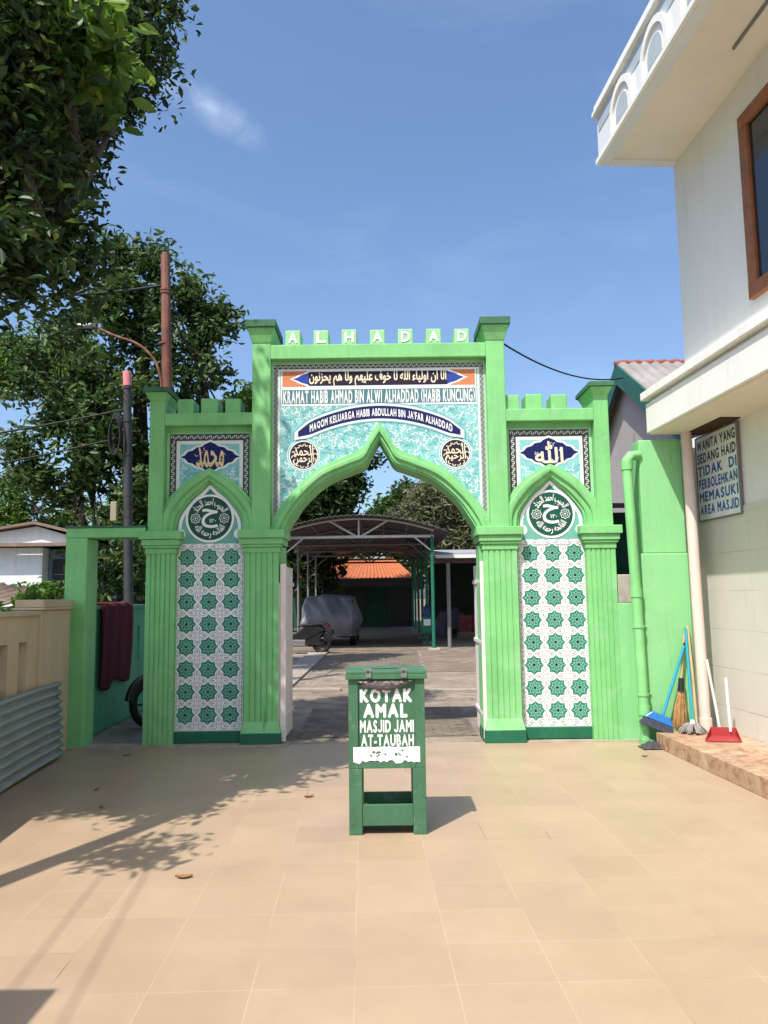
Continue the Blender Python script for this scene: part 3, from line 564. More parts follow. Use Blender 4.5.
def side_panel(s, word, wm):
    g = random.Random(11 + s); a, b = sorted((X(s * 1.385), X(s * 2.325))); zt = 3.335; c0 = X(s * 1.85); zb = 2.22
    m = MB()
    cv = sorted((c0 + p[0], p[1]) for p in lerp2(nin, nout, .5)); cxs = np.array([p[0] for p in cv]); czs = np.array([p[1] for p in cv])
    def fld(xa, xb, ztop, y, mi):
        xs = [xa] + [x for x in sorted(set(round(float(q), 4) for q in cxs)) if xa + .001 < x < xb - .001] + [xb]; vs = []
        for x in xs: vs += [(x, y, max(2.247, float(np.interp(x, cxs, czs, left=2.247, right=2.247)))), (x, y, ztop)]
        m.add(vs, [(2 * i, 2 * i + 2, 2 * i + 3, 2 * i + 1) for i in range(len(xs) - 1)], mi)
    fld(a, b, zt, 8.292, 0)
    fld(a + .035, b - .035, zt - .02, 8.2885, 1)
    border_band(m, a + .04, b - .04, zt - .085, zt - .025, 8.2872, 2, g)
    for u in (a + .04, b - .10): border_band(m, u, u + .06, 2.3, zt - .09, 8.2872, 2, g)
    fld(a + .107, b - .107, zt - .095, 8.2871, 2)
    fld(a + .13, b - .13, zt - .118, 8.2862, 3)
    fld(a + .145, b - .145, zt - .133, 8.2855, 4)
    def test(x, z):
        if ((x - c0) / .36) ** 2 + ((z - 3.06) / .20) ** 2 < 1: return False
        return z > float(np.interp(x, cxs, czs)) + .06
    scrolls(m, test, a + .17, b - .17, 2.3, zt - .16, 230, 8.2845, 5, g, .042, .009)
    p = m.build('ornament_panel', [GREEN2, BORDER, SCROLL, SCROLL, TURQ, SCROLL, SCROLLD], gate)
    half = [(-.325, 0), (-.275, .02), (-.24, .06), (-.19, .072), (-.15, .105), (-.09, .115), (-.06, .14), (0, .165)]
    top = half + [(-x, z) for x, z in reversed(half[:-1])]; lp = top + [(x, -z) for x, z in reversed(top[1:-1])]
    c = MB(); zc = 3.06
    c.flat([(c0 + x * 1.12, zc + z * 1.17) for x, z in lp], 8.2832, 1); c.flat([(c0 + x * 1.0, zc + z * 1.0) for x, z in lp], 8.2822, 0)
    for k in range(10):
        ang = g.uniform(0, 2 * PI); rr = g.uniform(.7, .95); cx, cz = c0 + .17 * rr * math.cos(ang), zc + .105 * rr * math.sin(ang)
        c.ribbon([(cx + .018 * math.cos(t), cz + .018 * math.sin(t)) for t in (ang, ang + 1, ang + 2, ang + 3)], .006, 8.2812, 2)
    c = c.build('cartouche', [NAVY, SCROLL, wm], p)
    lettering('lettering', word, wm, c, c0 - .15, c0 + .15, zc - .115, zc + .12, 8.2810, 0.022)
side_panel(-1, shape_ar('محمد'), GOLD); side_panel(1, '\uFDF2', CREAML)

# name panel over the arch
def name_panel():
    g = random.Random(5); m = MB(); a, b = X(-1.18), X(1.18); zt = 4.118
    mid = lerp2(ain, aout, .5); mid = [(X(p[0]), p[1]) for p in mid]
    def field(xa, xb, ztop, y, mi):
        # ring polygon: rectangle minus the arch, kept simple as a ladder of quads from arch curve to the outline
        pts = sorted(set((round(p[0], 4), round(p[1], 4)) for p in mid if xa < p[0] < xb)); lo = np.interp
        xs = [xa] + [p[0] for p in pts] + [xb]; xm = np.array([p[0] for p in pts]); zm = np.array([p[1] for p in pts])
        zs = [max(2.24, float(np.interp(x, xm, zm, left=2.24, right=2.24))) for x in xs]
        vs = []
        for x, z in zip(xs, zs): vs += [(x, y, z), (x, y, ztop)]
        m.add(vs, [(2 * i, 2 * i + 2, 2 * i + 3, 2 * i + 1) for i in range(len(xs) - 1)], mi)
    field(a, b, zt, 8.292, 0)
    field(a + .015, b - .015, zt - .03, 8.2905, 1)
    m.flat([(a + .02, zt - .085), (b - .02, zt - .085), (b - .02, zt - .035), (a + .02, zt - .035)], 8.2893, 2)
    border_band(m, a + .02, b - .02, zt - .085, zt - .035, 8.2883, 1, g, .03)
    for u in (a + .018, b - .07):
        m.flat([(u, 2.36), (u + .052, 2.36), (u + .052, zt - .09), (u, zt - .09)], 8.2893, 3); border_band(m, u, u + .052, 2.36, zt - .09, 8.2883, 2, g, .03)
    field(a + .092, b - .092, zt - .105, 8.2895, 4)
    curve = lambda x: 3.535 - .30 * ((x - GX) / 1.0) ** 2
    xm = np.array([p[0] for p in sorted((X(q[0]), q[1]) for q in aout)]); zm = np.array([p[1] for p in sorted((X(q[0]), q[1]) for q in aout)])
    def test(x, z):
        if z < np.interp(x, xm, zm, left=2.3, right=2.3) - .02 or z > 3.62: return False
        if abs(z - curve(x)) < .115 and abs(x - GX) < .98: return False
        return all((x - X(s * .83)) ** 2 + (z - 3.065) ** 2 > .20 ** 2 for s in (-1, 1))
    scrolls(m, test, a + .11, b - .11, 2.4, 3.62, 470, 8.2880, 5, g, .058, .0105)
    p = m.build('name_panel', [GREEN2, SCROLL, BORDER, GREYL, TURQ, SCROLL, SCROLLD], gate)
    xa, xb = X(-1.075), X(1.075)
    t = MB(); t.flat([(xa, 3.815), (xb, 3.815), (xb, 4.022), (xa, 4.022)], 8.2865, 0); t.flat([(xa + .012, 3.83), (xb - .012, 3.83), (xb - .012, 4.008), (xa + .012, 4.008)], 8.2855, 1)
    def cart(k, y, mi, w=.955):
        h = [(-w, 0), (-w + .05, .018), (-w + .10, .045), (-w + .16, .062), (-w + .20, .083)]
        top = h + [(-x, z) for x, z in reversed(h)]; lp = top + [(x, -z) for x, z in reversed(top[1:-1])]
        t.flat([(GX + x * (1 + k * .25), 3.918 + z * (1 + k)) for x, z in lp], y, mi)
    cart(.12, 8.2845, 0); cart(-.03, 8.2835, 2); t.flat([(X(-.775), 3.842), (X(.755), 3.842), (X(.755), 3.995), (X(-.775), 3.995)], 8.2825, 3)
    t = t.build('verse_banner', [WHITE, ORANGE, BLUE, PLUM], p)
    lettering('lettering', shape_ar('الا ان اولياء الله لا خوف عليهم ولا هم يحزنون'), CREAML, t, X(-.765), X(.745), 3.838, 4.0, 8.2815, 0.025)
    q = MB(); q.flat([(xa, 3.615), (xb, 3.615), (xb, 3.812), (xa, 3.812)], 8.2864, 0); q.flat([(xa + .01, 3.635), (xb - .01, 3.635), (xb - .01, 3.797), (xa + .01, 3.797)], 8.2854, 1)
    q = q.build('title_banner', [WHITE, STEEL], p)
    lettering('lettering', 'KRAMAT HABIB AHMAD BIN ALWI ALHADDAD (HABIB KUNCUNG)', WHITEP, q, xa + .025, xb - .02, 3.645, 3.785, 8.2844, 0.04, spacing=1.25)
    c = MB(); N = 30; W = .90
    def strip(hw, Wd, y, mi):
        vs = []
        for i in range(N + 1):
            x = GX - Wd + 2 * Wd * i / N; e = min(i, N - i) / N; hh = hw * min(1, (.42 + e * 7.5)); vs += [(x, y, curve(x) - hh), (x, y, curve(x) + hh)]
        c.add(vs, [(2 * i, 2 * i + 2, 2 * i + 3, 2 * i + 1) for i in range(N)], mi)
    strip(.112, W + .05, 8.2862, 2); strip(.098, W + .03, 8.2855, 0); strip(.072, W - .01, 8.2845, 1)
    c = c.build('family_banner', [SCROLL, NAVY, SCROLLD], p)
    lettering('lettering', "MAQOM KELUARGA HABIB ABDULLAH BIN JA'FAR ALHADDAD", WHITEP, c, X(-.76), X(.80), -.042, .042, 8.2835, 0.045, spacing=1.25, warp=lambda x, z: (x, curve(x) + z))
    for s in (-1, 1):
        cx, cz = X(s * .83), 3.065; d = MB(); d.disc(cx, cz, .182, 8.2862, 1); d.ring(cx, cz, .168, .009, 8.2857, 2); d.disc(cx, cz, .150, 8.2850, 0)
        for q in range(15):
            a = 2 * PI * q / 15; u, v = cx + .120 * math.cos(a), cz + .120 * math.sin(a); d.ribbon([(u + (.026 - .004 * t) * math.cos(a * 2 + t * .8), v + (.026 - .004 * t) * math.sin(a * 2 + t * .8)) for t in range(5)], .009, 8.2844 - q * .00003, 3)
        d = d.build('roundel', [PLUM, SCROLL, SCROLLD, CREAML], p)
        lettering('lettering', shape_ar('الحمد'), CREAML, d, cx - .105, cx + .105, cz - .005, cz + .105, 8.2838, 0.02)
        lettering('lettering', shape_ar('الرحمن') if s < 0 else shape_ar('الرحيم'), CREAML, d, cx - .11, cx + .11, cz - .105, cz + .02, 8.2830, 0.02)
name_panel()
# white steel gate leaves folded back inside the opening
for s in (-1, 1):
    g1 = MB(); 
    for k in range(7):
        y = 8.27 + k * .105; g1.box(s * 1.045 - .012 + (GX if s < 0 else 0), s * 1.045 + .012 + (GX if s < 0 else 0), y, y + .092, .05, 1.86 - .015 * (k % 2))
    xx = s * 1.045 + (GX if s < 0 else 0)
    for z in (.25, 1.0, 1.65): g1.box(xx - s * .012 - .015, xx - s * .012 + .015, 8.26, 9.01, z, z + .04)
    g1.box(xx - .03, xx + .03, 8.235, 8.275, .03, 1.88)
    q = g1.build('gate_leaf', LEAFW, gate, bevel=0.003)
    h = MB(); h.box(xx + s * .035, xx + s * .075, 8.225, 8.27, .03, 1.68); h.build('hinge_post', LEAFW, q, bevel=0.003)

# ============================================================ SIDE DOORWAY left of the gate
dw = thing('doorway', 'plain green doorway frame standing left of the tiled gate tower', 'doorway', (-3.2, 8.2, 0))
MB().box(-3.385, -3.155, 8.16, 8.48, 0, 2.18).build('post', GREEN, dw, bevel=0.01)
m = MB(); m.box(-3.385, -2.545, 8.16, 8.48, 2.181, 2.285); m.box(-3.395, -2.545, 8.15, 8.49, 2.2855, 2.305, 1); m.build('lintel', [GREEN, CAPGRN], dw, bevel=0.006)
# green boundary wall behind the doorway, running back
gw = thing('boundary_wall', 'teal green boundary wall with narrow slots behind the side doorway', 'wall', (-3.42, 11, 0))
def slotted(parent, wall_m, P0, P1, z1, slots, th, zs0, zs1, name='wall'):
    m = MB(); d = Vector((P1[0] - P0[0], P1[1] - P0[1], 0)); Ln = d.length; d.normalize(); nrm = Vector((-d.y, d.x, 0))
    M = Matrix(((d.x, nrm.x, 0, P0[0]), (d.y, nrm.y, 0, P0[1]), (0, 0, 1, 0), (0, 0, 0, 1)))
    m.box(0, Ln, 0, th, 0, zs0, M=M); m.box(0, Ln, 0, th, zs1, z1, M=M); e = 0.0
    for a, b in slots: m.box(e, a, 0, th, zs0, zs1, M=M); e = b
    m.box(e, Ln, 0, th, zs0, zs1, M=M); return m.build(name, wall_m, parent), M, Ln
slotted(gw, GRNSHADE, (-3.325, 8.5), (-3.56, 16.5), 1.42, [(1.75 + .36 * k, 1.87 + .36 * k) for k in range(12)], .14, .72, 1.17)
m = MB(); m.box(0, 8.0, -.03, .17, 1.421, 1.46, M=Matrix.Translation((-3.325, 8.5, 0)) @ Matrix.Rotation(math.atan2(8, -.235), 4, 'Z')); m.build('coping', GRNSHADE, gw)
# maroon carpet over it
def carpet():
    m = MB(); ny, nz = 18, 26; vs = []
    for i in range(ny + 1):
        for k in range(nz + 1):
            y = 9.02 + 1.18 * i / ny; u = k / nz; x = -3.325 - (y - 8.5) * .0294
            drop = .96 + .05 * math.sin(i * .5) - (.06 if i > 13 else 0) * (i - 13) / 5
            if u < .12: px, z = x - .16 + .20 * u / .12, 1.475 + .01 * math.sin(i)
            else:
                v = (u - .12) / .88; px, z = x + .035 + .012 * math.sin(i * 1.1 + v * 3) + .03 * v * (1 - v), 1.475 - v * drop
            vs.append((px, y, z))
    m.add(vs, [(i * (nz + 1) + k, (i + 1) * (nz + 1) + k, (i + 1) * (nz + 1) + k + 1, i * (nz + 1) + k + 1) for i in range(ny) for k in range(nz)], 0, True)
    o = m.build('carpet', MAROON); s = o.modifiers.new('thick', 'SOLIDIFY'); s.thickness = .014
    tag(o, 'dark maroon carpet hung over the green boundary wall inside the doorway', 'carpet')
carpet()
# beige wall with slots, left
bw = thing('slotted_wall', 'beige wall with upright slots along the left of the forecourt', 'wall', (-3.0, 6, 0))
dx = -.0864
P0 = (-3.313 + .0864 * 9.5 , 8.1 - 9.5); P1 = (-3.238, 7.24)
_, Mw, Lw = slotted(bw, BEIGE, P0, P1, 1.385, [(a + .0, a + .19) for a in [8.66 - .43 * k for k in range(18)][::-1] if a + .19 < 8.62 and a > .1] , .16, .62, 1.155)
m = MB(); m.box(0, Lw - .01, -.025, .185, 1.386, 1.425, M=Mw); m.build('coping', BEIGE, bw, bevel=0.006)
m = MB(); m.box(Lw + .001, Lw + .86, -.03, .2, 0, 1.43, M=Mw); m.box(Lw - .02, Lw + .88, -.06, .23, 1.431, 1.455, M=Mw); m.box(Lw + .0, Lw + .87, -.045, .215, 1.456, 1.53, M=Mw); m.build('pillar', BEIGE, bw, bevel=0.008)
m = MB(); m.box(-2.75, -2.16, 1.0, 1.88, 0, 2.40); m.build('added_shadow_pier', BEIGE, bw, bevel=0.01)  # pier added out of view to cast the near-left floor shadow
# corrugated sheet leaning on it
def sheet():
    m = MB(); d = Vector((P1[0] - P0[0], P1[1] - P0[1], 0)).normalized(); n = Vector((d.y, -d.x, 0)); vs = []; nz, ny = 88, 14; st = Vector((P1[0], P1[1], 0)) + d * .52
    for i in range(ny + 1):
        for k in range(nz + 1):
            u = k / nz; z = .02 + .70 * u; off = .05 * (1 - u) + .045 + .022 * math.sin(u * 2 * PI * 8.5) + .006 * math.sin(i * .9)
            p = st - d * (3.4 * i / ny) + n * off; vs.append((p.x, p.y, z + .006 * math.sin(i * .7)))
    m.add(vs, [(i * (nz + 1) + k, (i + 1) * (nz + 1) + k, (i + 1) * (nz + 1) + k + 1, i * (nz + 1) + k + 1) for i in range(ny) for k in range(nz)], 0, True)
    o = m.build('corrugated_sheet', ZINC); s = o.modifiers.new('thick', 'SOLIDIFY'); s.thickness = .004
    tag(o, 'grey corrugated metal sheet leaning against the beige slotted wall', 'metal sheet')
sheet()

# ============================================================ MOSQUE BUILDING (right)
MO = Vector((3.17, 7.85, 0)); mq = thing('mosque_building', 'white two storey mosque building with balcony and brown window on the right', 'building', MO, R_(3.72))
def mq_build(m, name, mats, parent=mq, bevel=0.0, smooth=False): return m.build(name, mats, parent, local=True, bevel=bevel, smooth=smooth)
m = MB(); m.box(.26, 7, -13, 1.2, 0.0, 3.2); m.box(.0, .259, .42, .6, 0, 3.18); m.build('lower_wall', WALLW, mq, local=True)
MB().box(0.003, 7, -13, 0, 3.2, 10.2).build('upper_wall', WALLW, mq, local=True)
m = MB(); m.prism([(.24, -13), (.24, .41), (.26, .41), (.26, -13)], .12, 2.34, 'z'); mq_build(m, 'tile_dado', DADO)
# cornice over the ground floor
m = MB(); m.box(-.36, 0.3, -13, .20, 3.201, 3.515); m.box(-.32, .0035, -13, .17, 3.5155, 3.555); m.box(-.40, .004, -13, .235, 3.5555, 3.64); mq_build(m, 'cornice', CORNICE, bevel=0.008)
m = MB(); m.box(-.33, .258, -13, .18, 3.186, 3.2); mq_build(m, 'cornice_soffit', SOFFIT)
m = MB(); m.box(.02, .22, -.62, .17, 3.176, 3.1855); mq_build(m, 'ceiling_opening', mat('old_wood_dark', (0.06, 0.03, 0.015), 0.9, 0.4, 8))
# balcony
m = MB(); m.box(-.80, 0.006, -13, 0.0, 6.11, 6.20); mq_build(m, 'balcony_slab', SOFFIT)
m = MB(); m.box(-.815, -.70, -13, .012, 6.085, 6.64); m.box(-.699, .2, -.1, .012, 6.085, 6.64); mq_build(m, 'balcony_parapet', PARAW, bevel=0.006)
m = MB(); m.box(-.86, -.64, -13, .05, 6.641, 6.70); m.box(-.84, -.66, -13, .03, 6.7005, 6.77); mq_build(m, 'balcony_rail', WALLW, bevel=0.01)
ax = -.8165
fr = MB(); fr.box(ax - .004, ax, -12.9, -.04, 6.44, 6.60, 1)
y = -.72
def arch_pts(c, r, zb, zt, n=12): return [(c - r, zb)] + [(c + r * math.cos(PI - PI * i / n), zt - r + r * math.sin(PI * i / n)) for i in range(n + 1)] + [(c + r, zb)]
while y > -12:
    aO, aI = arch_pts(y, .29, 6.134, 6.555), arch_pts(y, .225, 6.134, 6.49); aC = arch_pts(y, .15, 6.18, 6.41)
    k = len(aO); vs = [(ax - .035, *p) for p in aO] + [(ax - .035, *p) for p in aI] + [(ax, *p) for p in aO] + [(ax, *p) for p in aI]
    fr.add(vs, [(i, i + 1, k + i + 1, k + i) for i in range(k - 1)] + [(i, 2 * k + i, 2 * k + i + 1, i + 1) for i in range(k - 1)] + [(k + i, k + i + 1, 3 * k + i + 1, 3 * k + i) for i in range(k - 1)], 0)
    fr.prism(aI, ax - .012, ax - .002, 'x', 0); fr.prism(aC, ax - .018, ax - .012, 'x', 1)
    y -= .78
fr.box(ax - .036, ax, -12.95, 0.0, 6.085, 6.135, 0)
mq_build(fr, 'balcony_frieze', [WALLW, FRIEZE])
m = MB(); m.tube([(-.27, -1.78, 6.095), (-.27, -3.4, 6.095)], .014, 8); mq_build(m, 'soffit_conduit', DKMETAL)
# window
m = MB(); wy0, wy1, wz0, wz1 = -3.2, -1.36, 4.05, 5.74
for a, b, c, d in ((wy0, wy1, wz0, wz0 + .13), (wy0, wy1, wz1 - .13, wz1)): m.box(-.045, .02, a, b, c, d)
for a, b in ((wy0, wy0 + .13), (wy1 - .13, wy1), ((wy0 + wy1) / 2 - .05, (wy0 + wy1) / 2 + .05)): m.box(-.043, .02, a, b, wz0 + .131, wz1 - .131)
wn = mq_build(m, 'window', WOODF, bevel=0.006)
MB().box(-.012, -.004, wy0 + .1, wy1 - .1, wz0 + .1, wz1 - .1).build('pane', GLASS, wn, local=True)
# tiled ledge along the wall foot
m = MB(); m.prism([(-.58, -8), (-.50, .02), (0.235, .12), (0.235, -8)], 0.0, .148, 'z'); mq_build(m, 'ledge', LEDGE, bevel=0.006)
# cream drain pipe in the corner
m = MB(); m.tube([(.02, .04, .16), (.01, .05, 1.4), (.0, .06, 3.19)], .055, 12); m.tube([(.02, .04, .15), (.02, .04, .27)], .066, 12); mq_build(m, 'drain_pipe', PIPEW, smooth=True)
# sign on the wall
sg = thing('notice_board', 'old white notice board with blue Indonesian capitals hanging on the mosque wall', 'sign', MO, R_(3.72))
sy0, sy1, sz0, sz1 = -.53, .33, 2.265, 3.165
SM = Matrix(((0, 1, 0, -.055), (-1, 0, 0, 0), (0, 0, 1, 0), (0, 0, 0, 1)))   # local: x along the wall towards the camera
m = MB(); m.box(.225, .243, sy0, sy1, sz0, sz1); b = m.build('board', SIGNB, sg, local=True, bevel=0.003)
m = MB()
for a, c, d, e in ((sy0, sy1, sz0, sz0 + .012), (sy0, sy1, sz1 - .012, sz1)): m.box(.219, .247, a, c, d, e)
for a in (sy0, sy1 - .012): m.box(.2188, .247, a, a + .012, sz0 + .0122, sz1 - .0122)
m.build('frame', DKMETAL, sg, local=True)
rows = [('WANITA YANG', INKD), ('SEDANG HAID', INKD), ('TIDAK  DI', INKB), ('PERBOLEHKAN', INKB), ('MEMASUKI', INKB), ('AREA MASJID', INKB)]
SM = Matrix(((0, 1, 0, 0), (-1, 0, 0, 0), (0, 0, 1, 0), (0, 0, 0, 1)))
for k, (tx, im) in enumerate(rows):
    zt = sz1 - .05 - k * .137
    lettering('lettering', tx, im, b, -.29, .49, zt - .098, zt, .2225, 0.05, M=SM, spacing=1.3)
for yb in (.1, -.3): m = MB(); m.tube([(.234, yb, sz1 - .02), (.234, yb, 3.18)], .012, 6); m.build('bracket', STICKW, sg, local=True)

# ============================================================ GREEN WALL END (right)
gr = thing('green_wall', 'bright green wall pier with pipe between the gate and the white mosque building', 'wall', (2.9, 8.2, 0))
m = MB(); m.box(2.70, 3.15, 8.02, 8.25, 1.93, 3.13); m.box(2.665, 3.155, 8.0, 8.25, 0, 1.929); m.build('pier', GREENW, gr, bevel=0.012)
m = MB(); m.box(2.46, 2.664, 8.2, 8.42, 0, 1.42); m.build('filler', GREENW, gr, bevel=0.008)
MB().box(2.47, 2.66, 8.21, 8.41, 1.421, 1.72).build('cement_patch', CONC, gr, bevel=0.01)
m = MB(); m.tube([(2.605, 7.95, .05), (2.578, 7.95, 1.5), (2.545, 7.95, 2.82), (2.548, 7.955, 2.90), (2.60, 7.99, 2.955), (2.70, 8.04, 2.97)], .052, 12)
for z, x in ((2.80, 2.546), (1.48, 2.578), (.3, 2.60)): m.tube([(x, 7.95, z), (x, 7.95, z + .09)], .060, 12)
m.box(2.55, 2.66, 7.90, 8.0, -.0, .06); m.build('drain_pipe', GREEN, gr, smooth=False)
m = MB()
for z, x in ((.5, 2.597), (1.18, 2.585)): m.tube([(x - .058, 7.95, z), (x + .09, 7.99, z)], .012, 6); m.tube([(x, 7.95, z - .012), (x, 7.95, z + .012)], .06, 12)
m.build('pipe_clip', GREEN, gr)

# ============================================================ HOUSE behind right
rh = thing('gable_house', 'grey gabled house with dark green bargeboards and red ridge behind the mosque', 'house', (5.5, 12, 0))
def rslope(y): return 5.13 - abs(y - 11.8) * .60
m = MB(); m.prism([(9.6, 0), (14.0, 0), (14.0, 3.73), (11.8, 5.05), (9.6, 3.73)], 3.85, 9.0, 'x'); m.build('wall', GABLE, rh)
m = MB(); nx = 110
for ysd in (-1, 1):
    vs = []
    for i in range(nx + 1):
        x = 3.70 + 5.6 * i / nx; c = .022 * math.sin(x * 2 * PI / .17)
        for t in (0, 1):
            y = 11.8 + ysd * 2.55 * t; vs.append((x, y, rslope(y) + c))
    m.add(vs, [(2 * i, 2 * i + 2, 2 * i + 3, 2 * i + 1) for i in range(nx)], 0, True)
o = m.build('roof', ROOFGR, rh); o.modifiers.new('thick', 'SOLIDIFY').thickness = .02
m = MB()
for i in range(28): m.tube([(3.66 + i * .2, 11.8, 5.12), (3.87 + i * .2, 11.8, 5.135)], [.045, .058], 10)
m.build('ridge', RIDGE, rh, smooth=True)
m = MB()
for ysd in (-1, 1):
    pts = [(11.8, 5.12), (11.8 + ysd * 2.6, 5.12 - 2.6 * .6), (11.8 + ysd * 2.6, 4.83 - 2.6 * .6), (11.8, 4.79)]
    m.prism(pts, 3.67, 3.715, 'x')
m.build('bargeboard', BARGE, rh)
dkw = thing('lean_to', 'low dark green lean-to with a sheet roof squeezed behind the green pier', 'shed', (3.4, 9.4, 0))
m = MB(); m.box(2.60, 3.75, 9.3, 10.6, 0, 2.5); m.build('wall', mat('dark_shed_paint', (0.012, 0.06, 0.045), 0.7, 0.3, 3), dkw)
m = MB(); m.prism([(9.0, 2.52), (10.7, 2.72), (10.7, 2.78), (9.0, 2.58)], 2.55, 3.76, 'x'); m.build('roof', CANOPY, dkw)

# ============================================================ LEFT: far hut, poles, wires
ht = thing('white_hut', 'whitewashed sheet metal hut with a low gable roof beyond the beige wall', 'hut', (-7, 14, 0))
m = MB(); m.box(-9.0, -6.22, 14.0, 17, 0, 2.50); m.build('wall', SHEETW, ht)
m = MB(); m.box(-6.219, -5.45, 14.25, 17, 0, 2.48); m.build('side_bay', mat('blue_grey_sheet', (0.20, 0.24, 0.30), 0.7, 0.2, 3), ht)
m = MB(); m.prism([(-9.3, 2.60), (-5.5, 2.56), (-5.5, 2.64), (-6.3, 2.88), (-7.4, 2.72), (-9.3, 2.66)], 13.9, 17, 'y'); m.build('gable', SHEETW, ht)
m = MB(); m.prism([(-9.4, 2.69), (-7.4, 2.75), (-6.3, 2.91), (-5.3, 2.66), (-5.3, 2.70), (-6.3, 2.96), (-7.4, 2.79), (-9.4, 2.73)], 13.75, 17.2, 'y'); m.box(-9.4, -5.35, 13.72, 13.89, 2.51, 2.57); m.build('roof', BROWNR, ht)
m = MB(); m.box(-6.12, -5.72, 14.2, 14.249, 1.2, 2.3); m.build('door', mat('dark_opening', (0.03, 0.035, 0.04), 0.8, 0.2, 4), ht)
lr = thing('shed', 'low shed with a brown corrugated roof just beyond the beige wall', 'shed', (-6.2, 10.5, 0))
m = MB(); vs = []
for i in range(61):
    x = -7.4 + 2.35 * i / 60; c = .02 * math.sin(x * 2 * PI / .16)
    vs += [(x, 9.4, 1.50 - (x + 7.4) * .06 + c), (x, 11.9, 2.02 - (x + 7.4) * .14 + c)]
m.add(vs, [(2 * i, 2 * i + 2, 2 * i + 3, 2 * i + 1) for i in range(60)], 0, True); o = m.build('roof', BROWNR, lr); o.modifiers.new('thick', 'SOLIDIFY').thickness = .015
m = MB(); m.box(-7.2, -5.2, 9.7, 11.8, 0, 1.45); m.build('wall', SHEETW, lr)

pr_ = thing('utility_pole', 'tall rusty red steel pole rising behind the left gate tower', 'pole', (-3.46, 12, 0))
m = MB(); m.tube([(-3.44, 12, 0), (-3.44, 12, 4.9), (-3.51, 12, 7.1)], [.10, .082, .072], 14); m.tube([(-3.51, 12, 7.1), (-3.51, 12, 7.14)], .06, 12)
for z in (6.45, 6.5, 5.6): m.tube([(-3.49, 12, z), (-3.49, 12, z + .03)], .09, 12)
m.build('shaft', RUST, pr_)
m = MB(); m.tube(crom([(-3.50, 11.94, 4.75), (-3.52, 11.93, 5.0), (-3.60, 11.92, 5.27), (-3.76, 11.9, 5.48), (-3.97, 11.9, 5.62), (-4.25, 11.9, 5.72), (-4.62, 11.9, 5.89)], 5), .021, 8); m.build('lamp_arm', RUST, pr_)
m = MB(); m.frust((-4.88, -4.62, 11.83, 11.97, 5.87), (-4.84, -4.62, 11.86, 11.94, 5.93)); m.build('lamp_head', ZINC, pr_, bevel=.02)
pb = thing('utility_pole', 'black cable pole with a pink top behind the doorway lintel', 'pole', (-3.68, 11, 0))
m = MB(); m.tube([(-3.64, 11, 0), (-3.64, 11, 1.4), (-3.735, 11, 4.64)], [.068, .068, .056], 12)
for z in (4.6, 4.1, 3.6, 3.0, 2.7): m.tube([(-3.735 + (4.64 - z) * .029, 11, z), (-3.735 + (4.64 - z) * .029, 11, z + .03)], .068, 10)
m.build('shaft', POLEB, pb)
m = MB(); m.tube([(-3.735, 11, 4.641), (-3.745, 11, 4.86)], .062, 12); m.build('top_sleeve', PINK, pb)
m = MB()
for k in range(4): m.tube([(-3.84 - .004 * k + .08 * math.cos(t), 10.9 - .02 * k, 3.95 - .03 * k + .27 * math.sin(t)) for t in [2 * PI * i / 18 for i in range(19)]], .011, 5)
m.build('cable_coil', CABLE, pb)
m = MB(); m.box(-3.89, -3.80, 10.86, 10.96, 2.64, 2.92); m.build('junction_box', mat('shade_darkened_ivory', (0.30, 0.26, 0.18), 0.6, 0.1, 6), pb, bevel=.01)  # box colour darkened for the shade it hangs in
def cable(a, b, sag, r, label, n=24):
    a, b = Vector(a), Vector(b); pts = [a.lerp(b, i / n) - Vector((0, 0, sag * 4 * (i / n) * (1 - i / n))) for i in range(n + 1)]
    m = MB(); m.tube(pts, r, 6); o = m.build('cable', CABLE); tag(o, label, 'cable', 'overhead cables')
cable((1.28, 8.42, 4.40), (3.58, 11.2, 4.72), .18, .011, 'black cable sagging from the arch to the grey gabled house')
cable((-3.72, 11, 4.3), (-12, 9.4, 3.1), .25, .014, 'upper black cable running left from the black pole')
cable((-3.70, 11, 3.9), (-12, 9.2, 2.45), .25, .012, 'lower black cable running left from the black pole')
cable((-3.74, 11, 4.5), (-2.85, -3, 5.6), .25, .0055, 'black cable passing over the forecourt from the black pole towards the viewer')
cable((-3.74, 11, 4.4), (-3.15, -3, 5.5), .25, .005, 'second thin cable passing over the forecourt beside the beige slotted wall')
cable((-3.50, 12, 6.6), (-8.5, 10.5, 6.3), .3, .02, 'thick cable hanging left from the top of the rusty pole')
cable((-3.49, 12.05, 6.3), (-2.2, 16, 3.6), .2, .018, 'dark cable dropping from the rusty pole behind the gate')

# ============================================================ DONATION BOX
db = thing('donation_box', 'dark green wooden donation box lettered KOTAK AMAL standing in the middle of the forecourt', 'donation box', (0, 5.12, 0))
hx, y0, y1 = .248, 5.11, 5.47
for sx in (-1, 1):
    for yy in (y0, y1 - .07):
        a, b = sorted((sx * hx, sx * (hx - .085))); MB().box(a, b, yy, yy + .07, 0, .41).build('leg', BOXGRN, db, bevel=.004)
m = MB(); m.box(-hx + .002, hx - .002, y0 + .016, y1 - .002, .411, .975); m.box(-hx, -hx + .062, y0, y0 + .02, .4115, .977); m.box(hx - .062, hx, y0, y0 + .02, .4115, .977); m.box(-hx + .063, hx - .063, y0 + .002, y0 + .02, .4115, .455); m.build('cabinet', BOXGRN, db, bevel=.003)
for yy in (y0 + .006, y1 - .03): MB().box(-hx + .086, hx - .086, yy, yy + .024, .055, .185).build('rail', BOXGRN, db, bevel=.003)
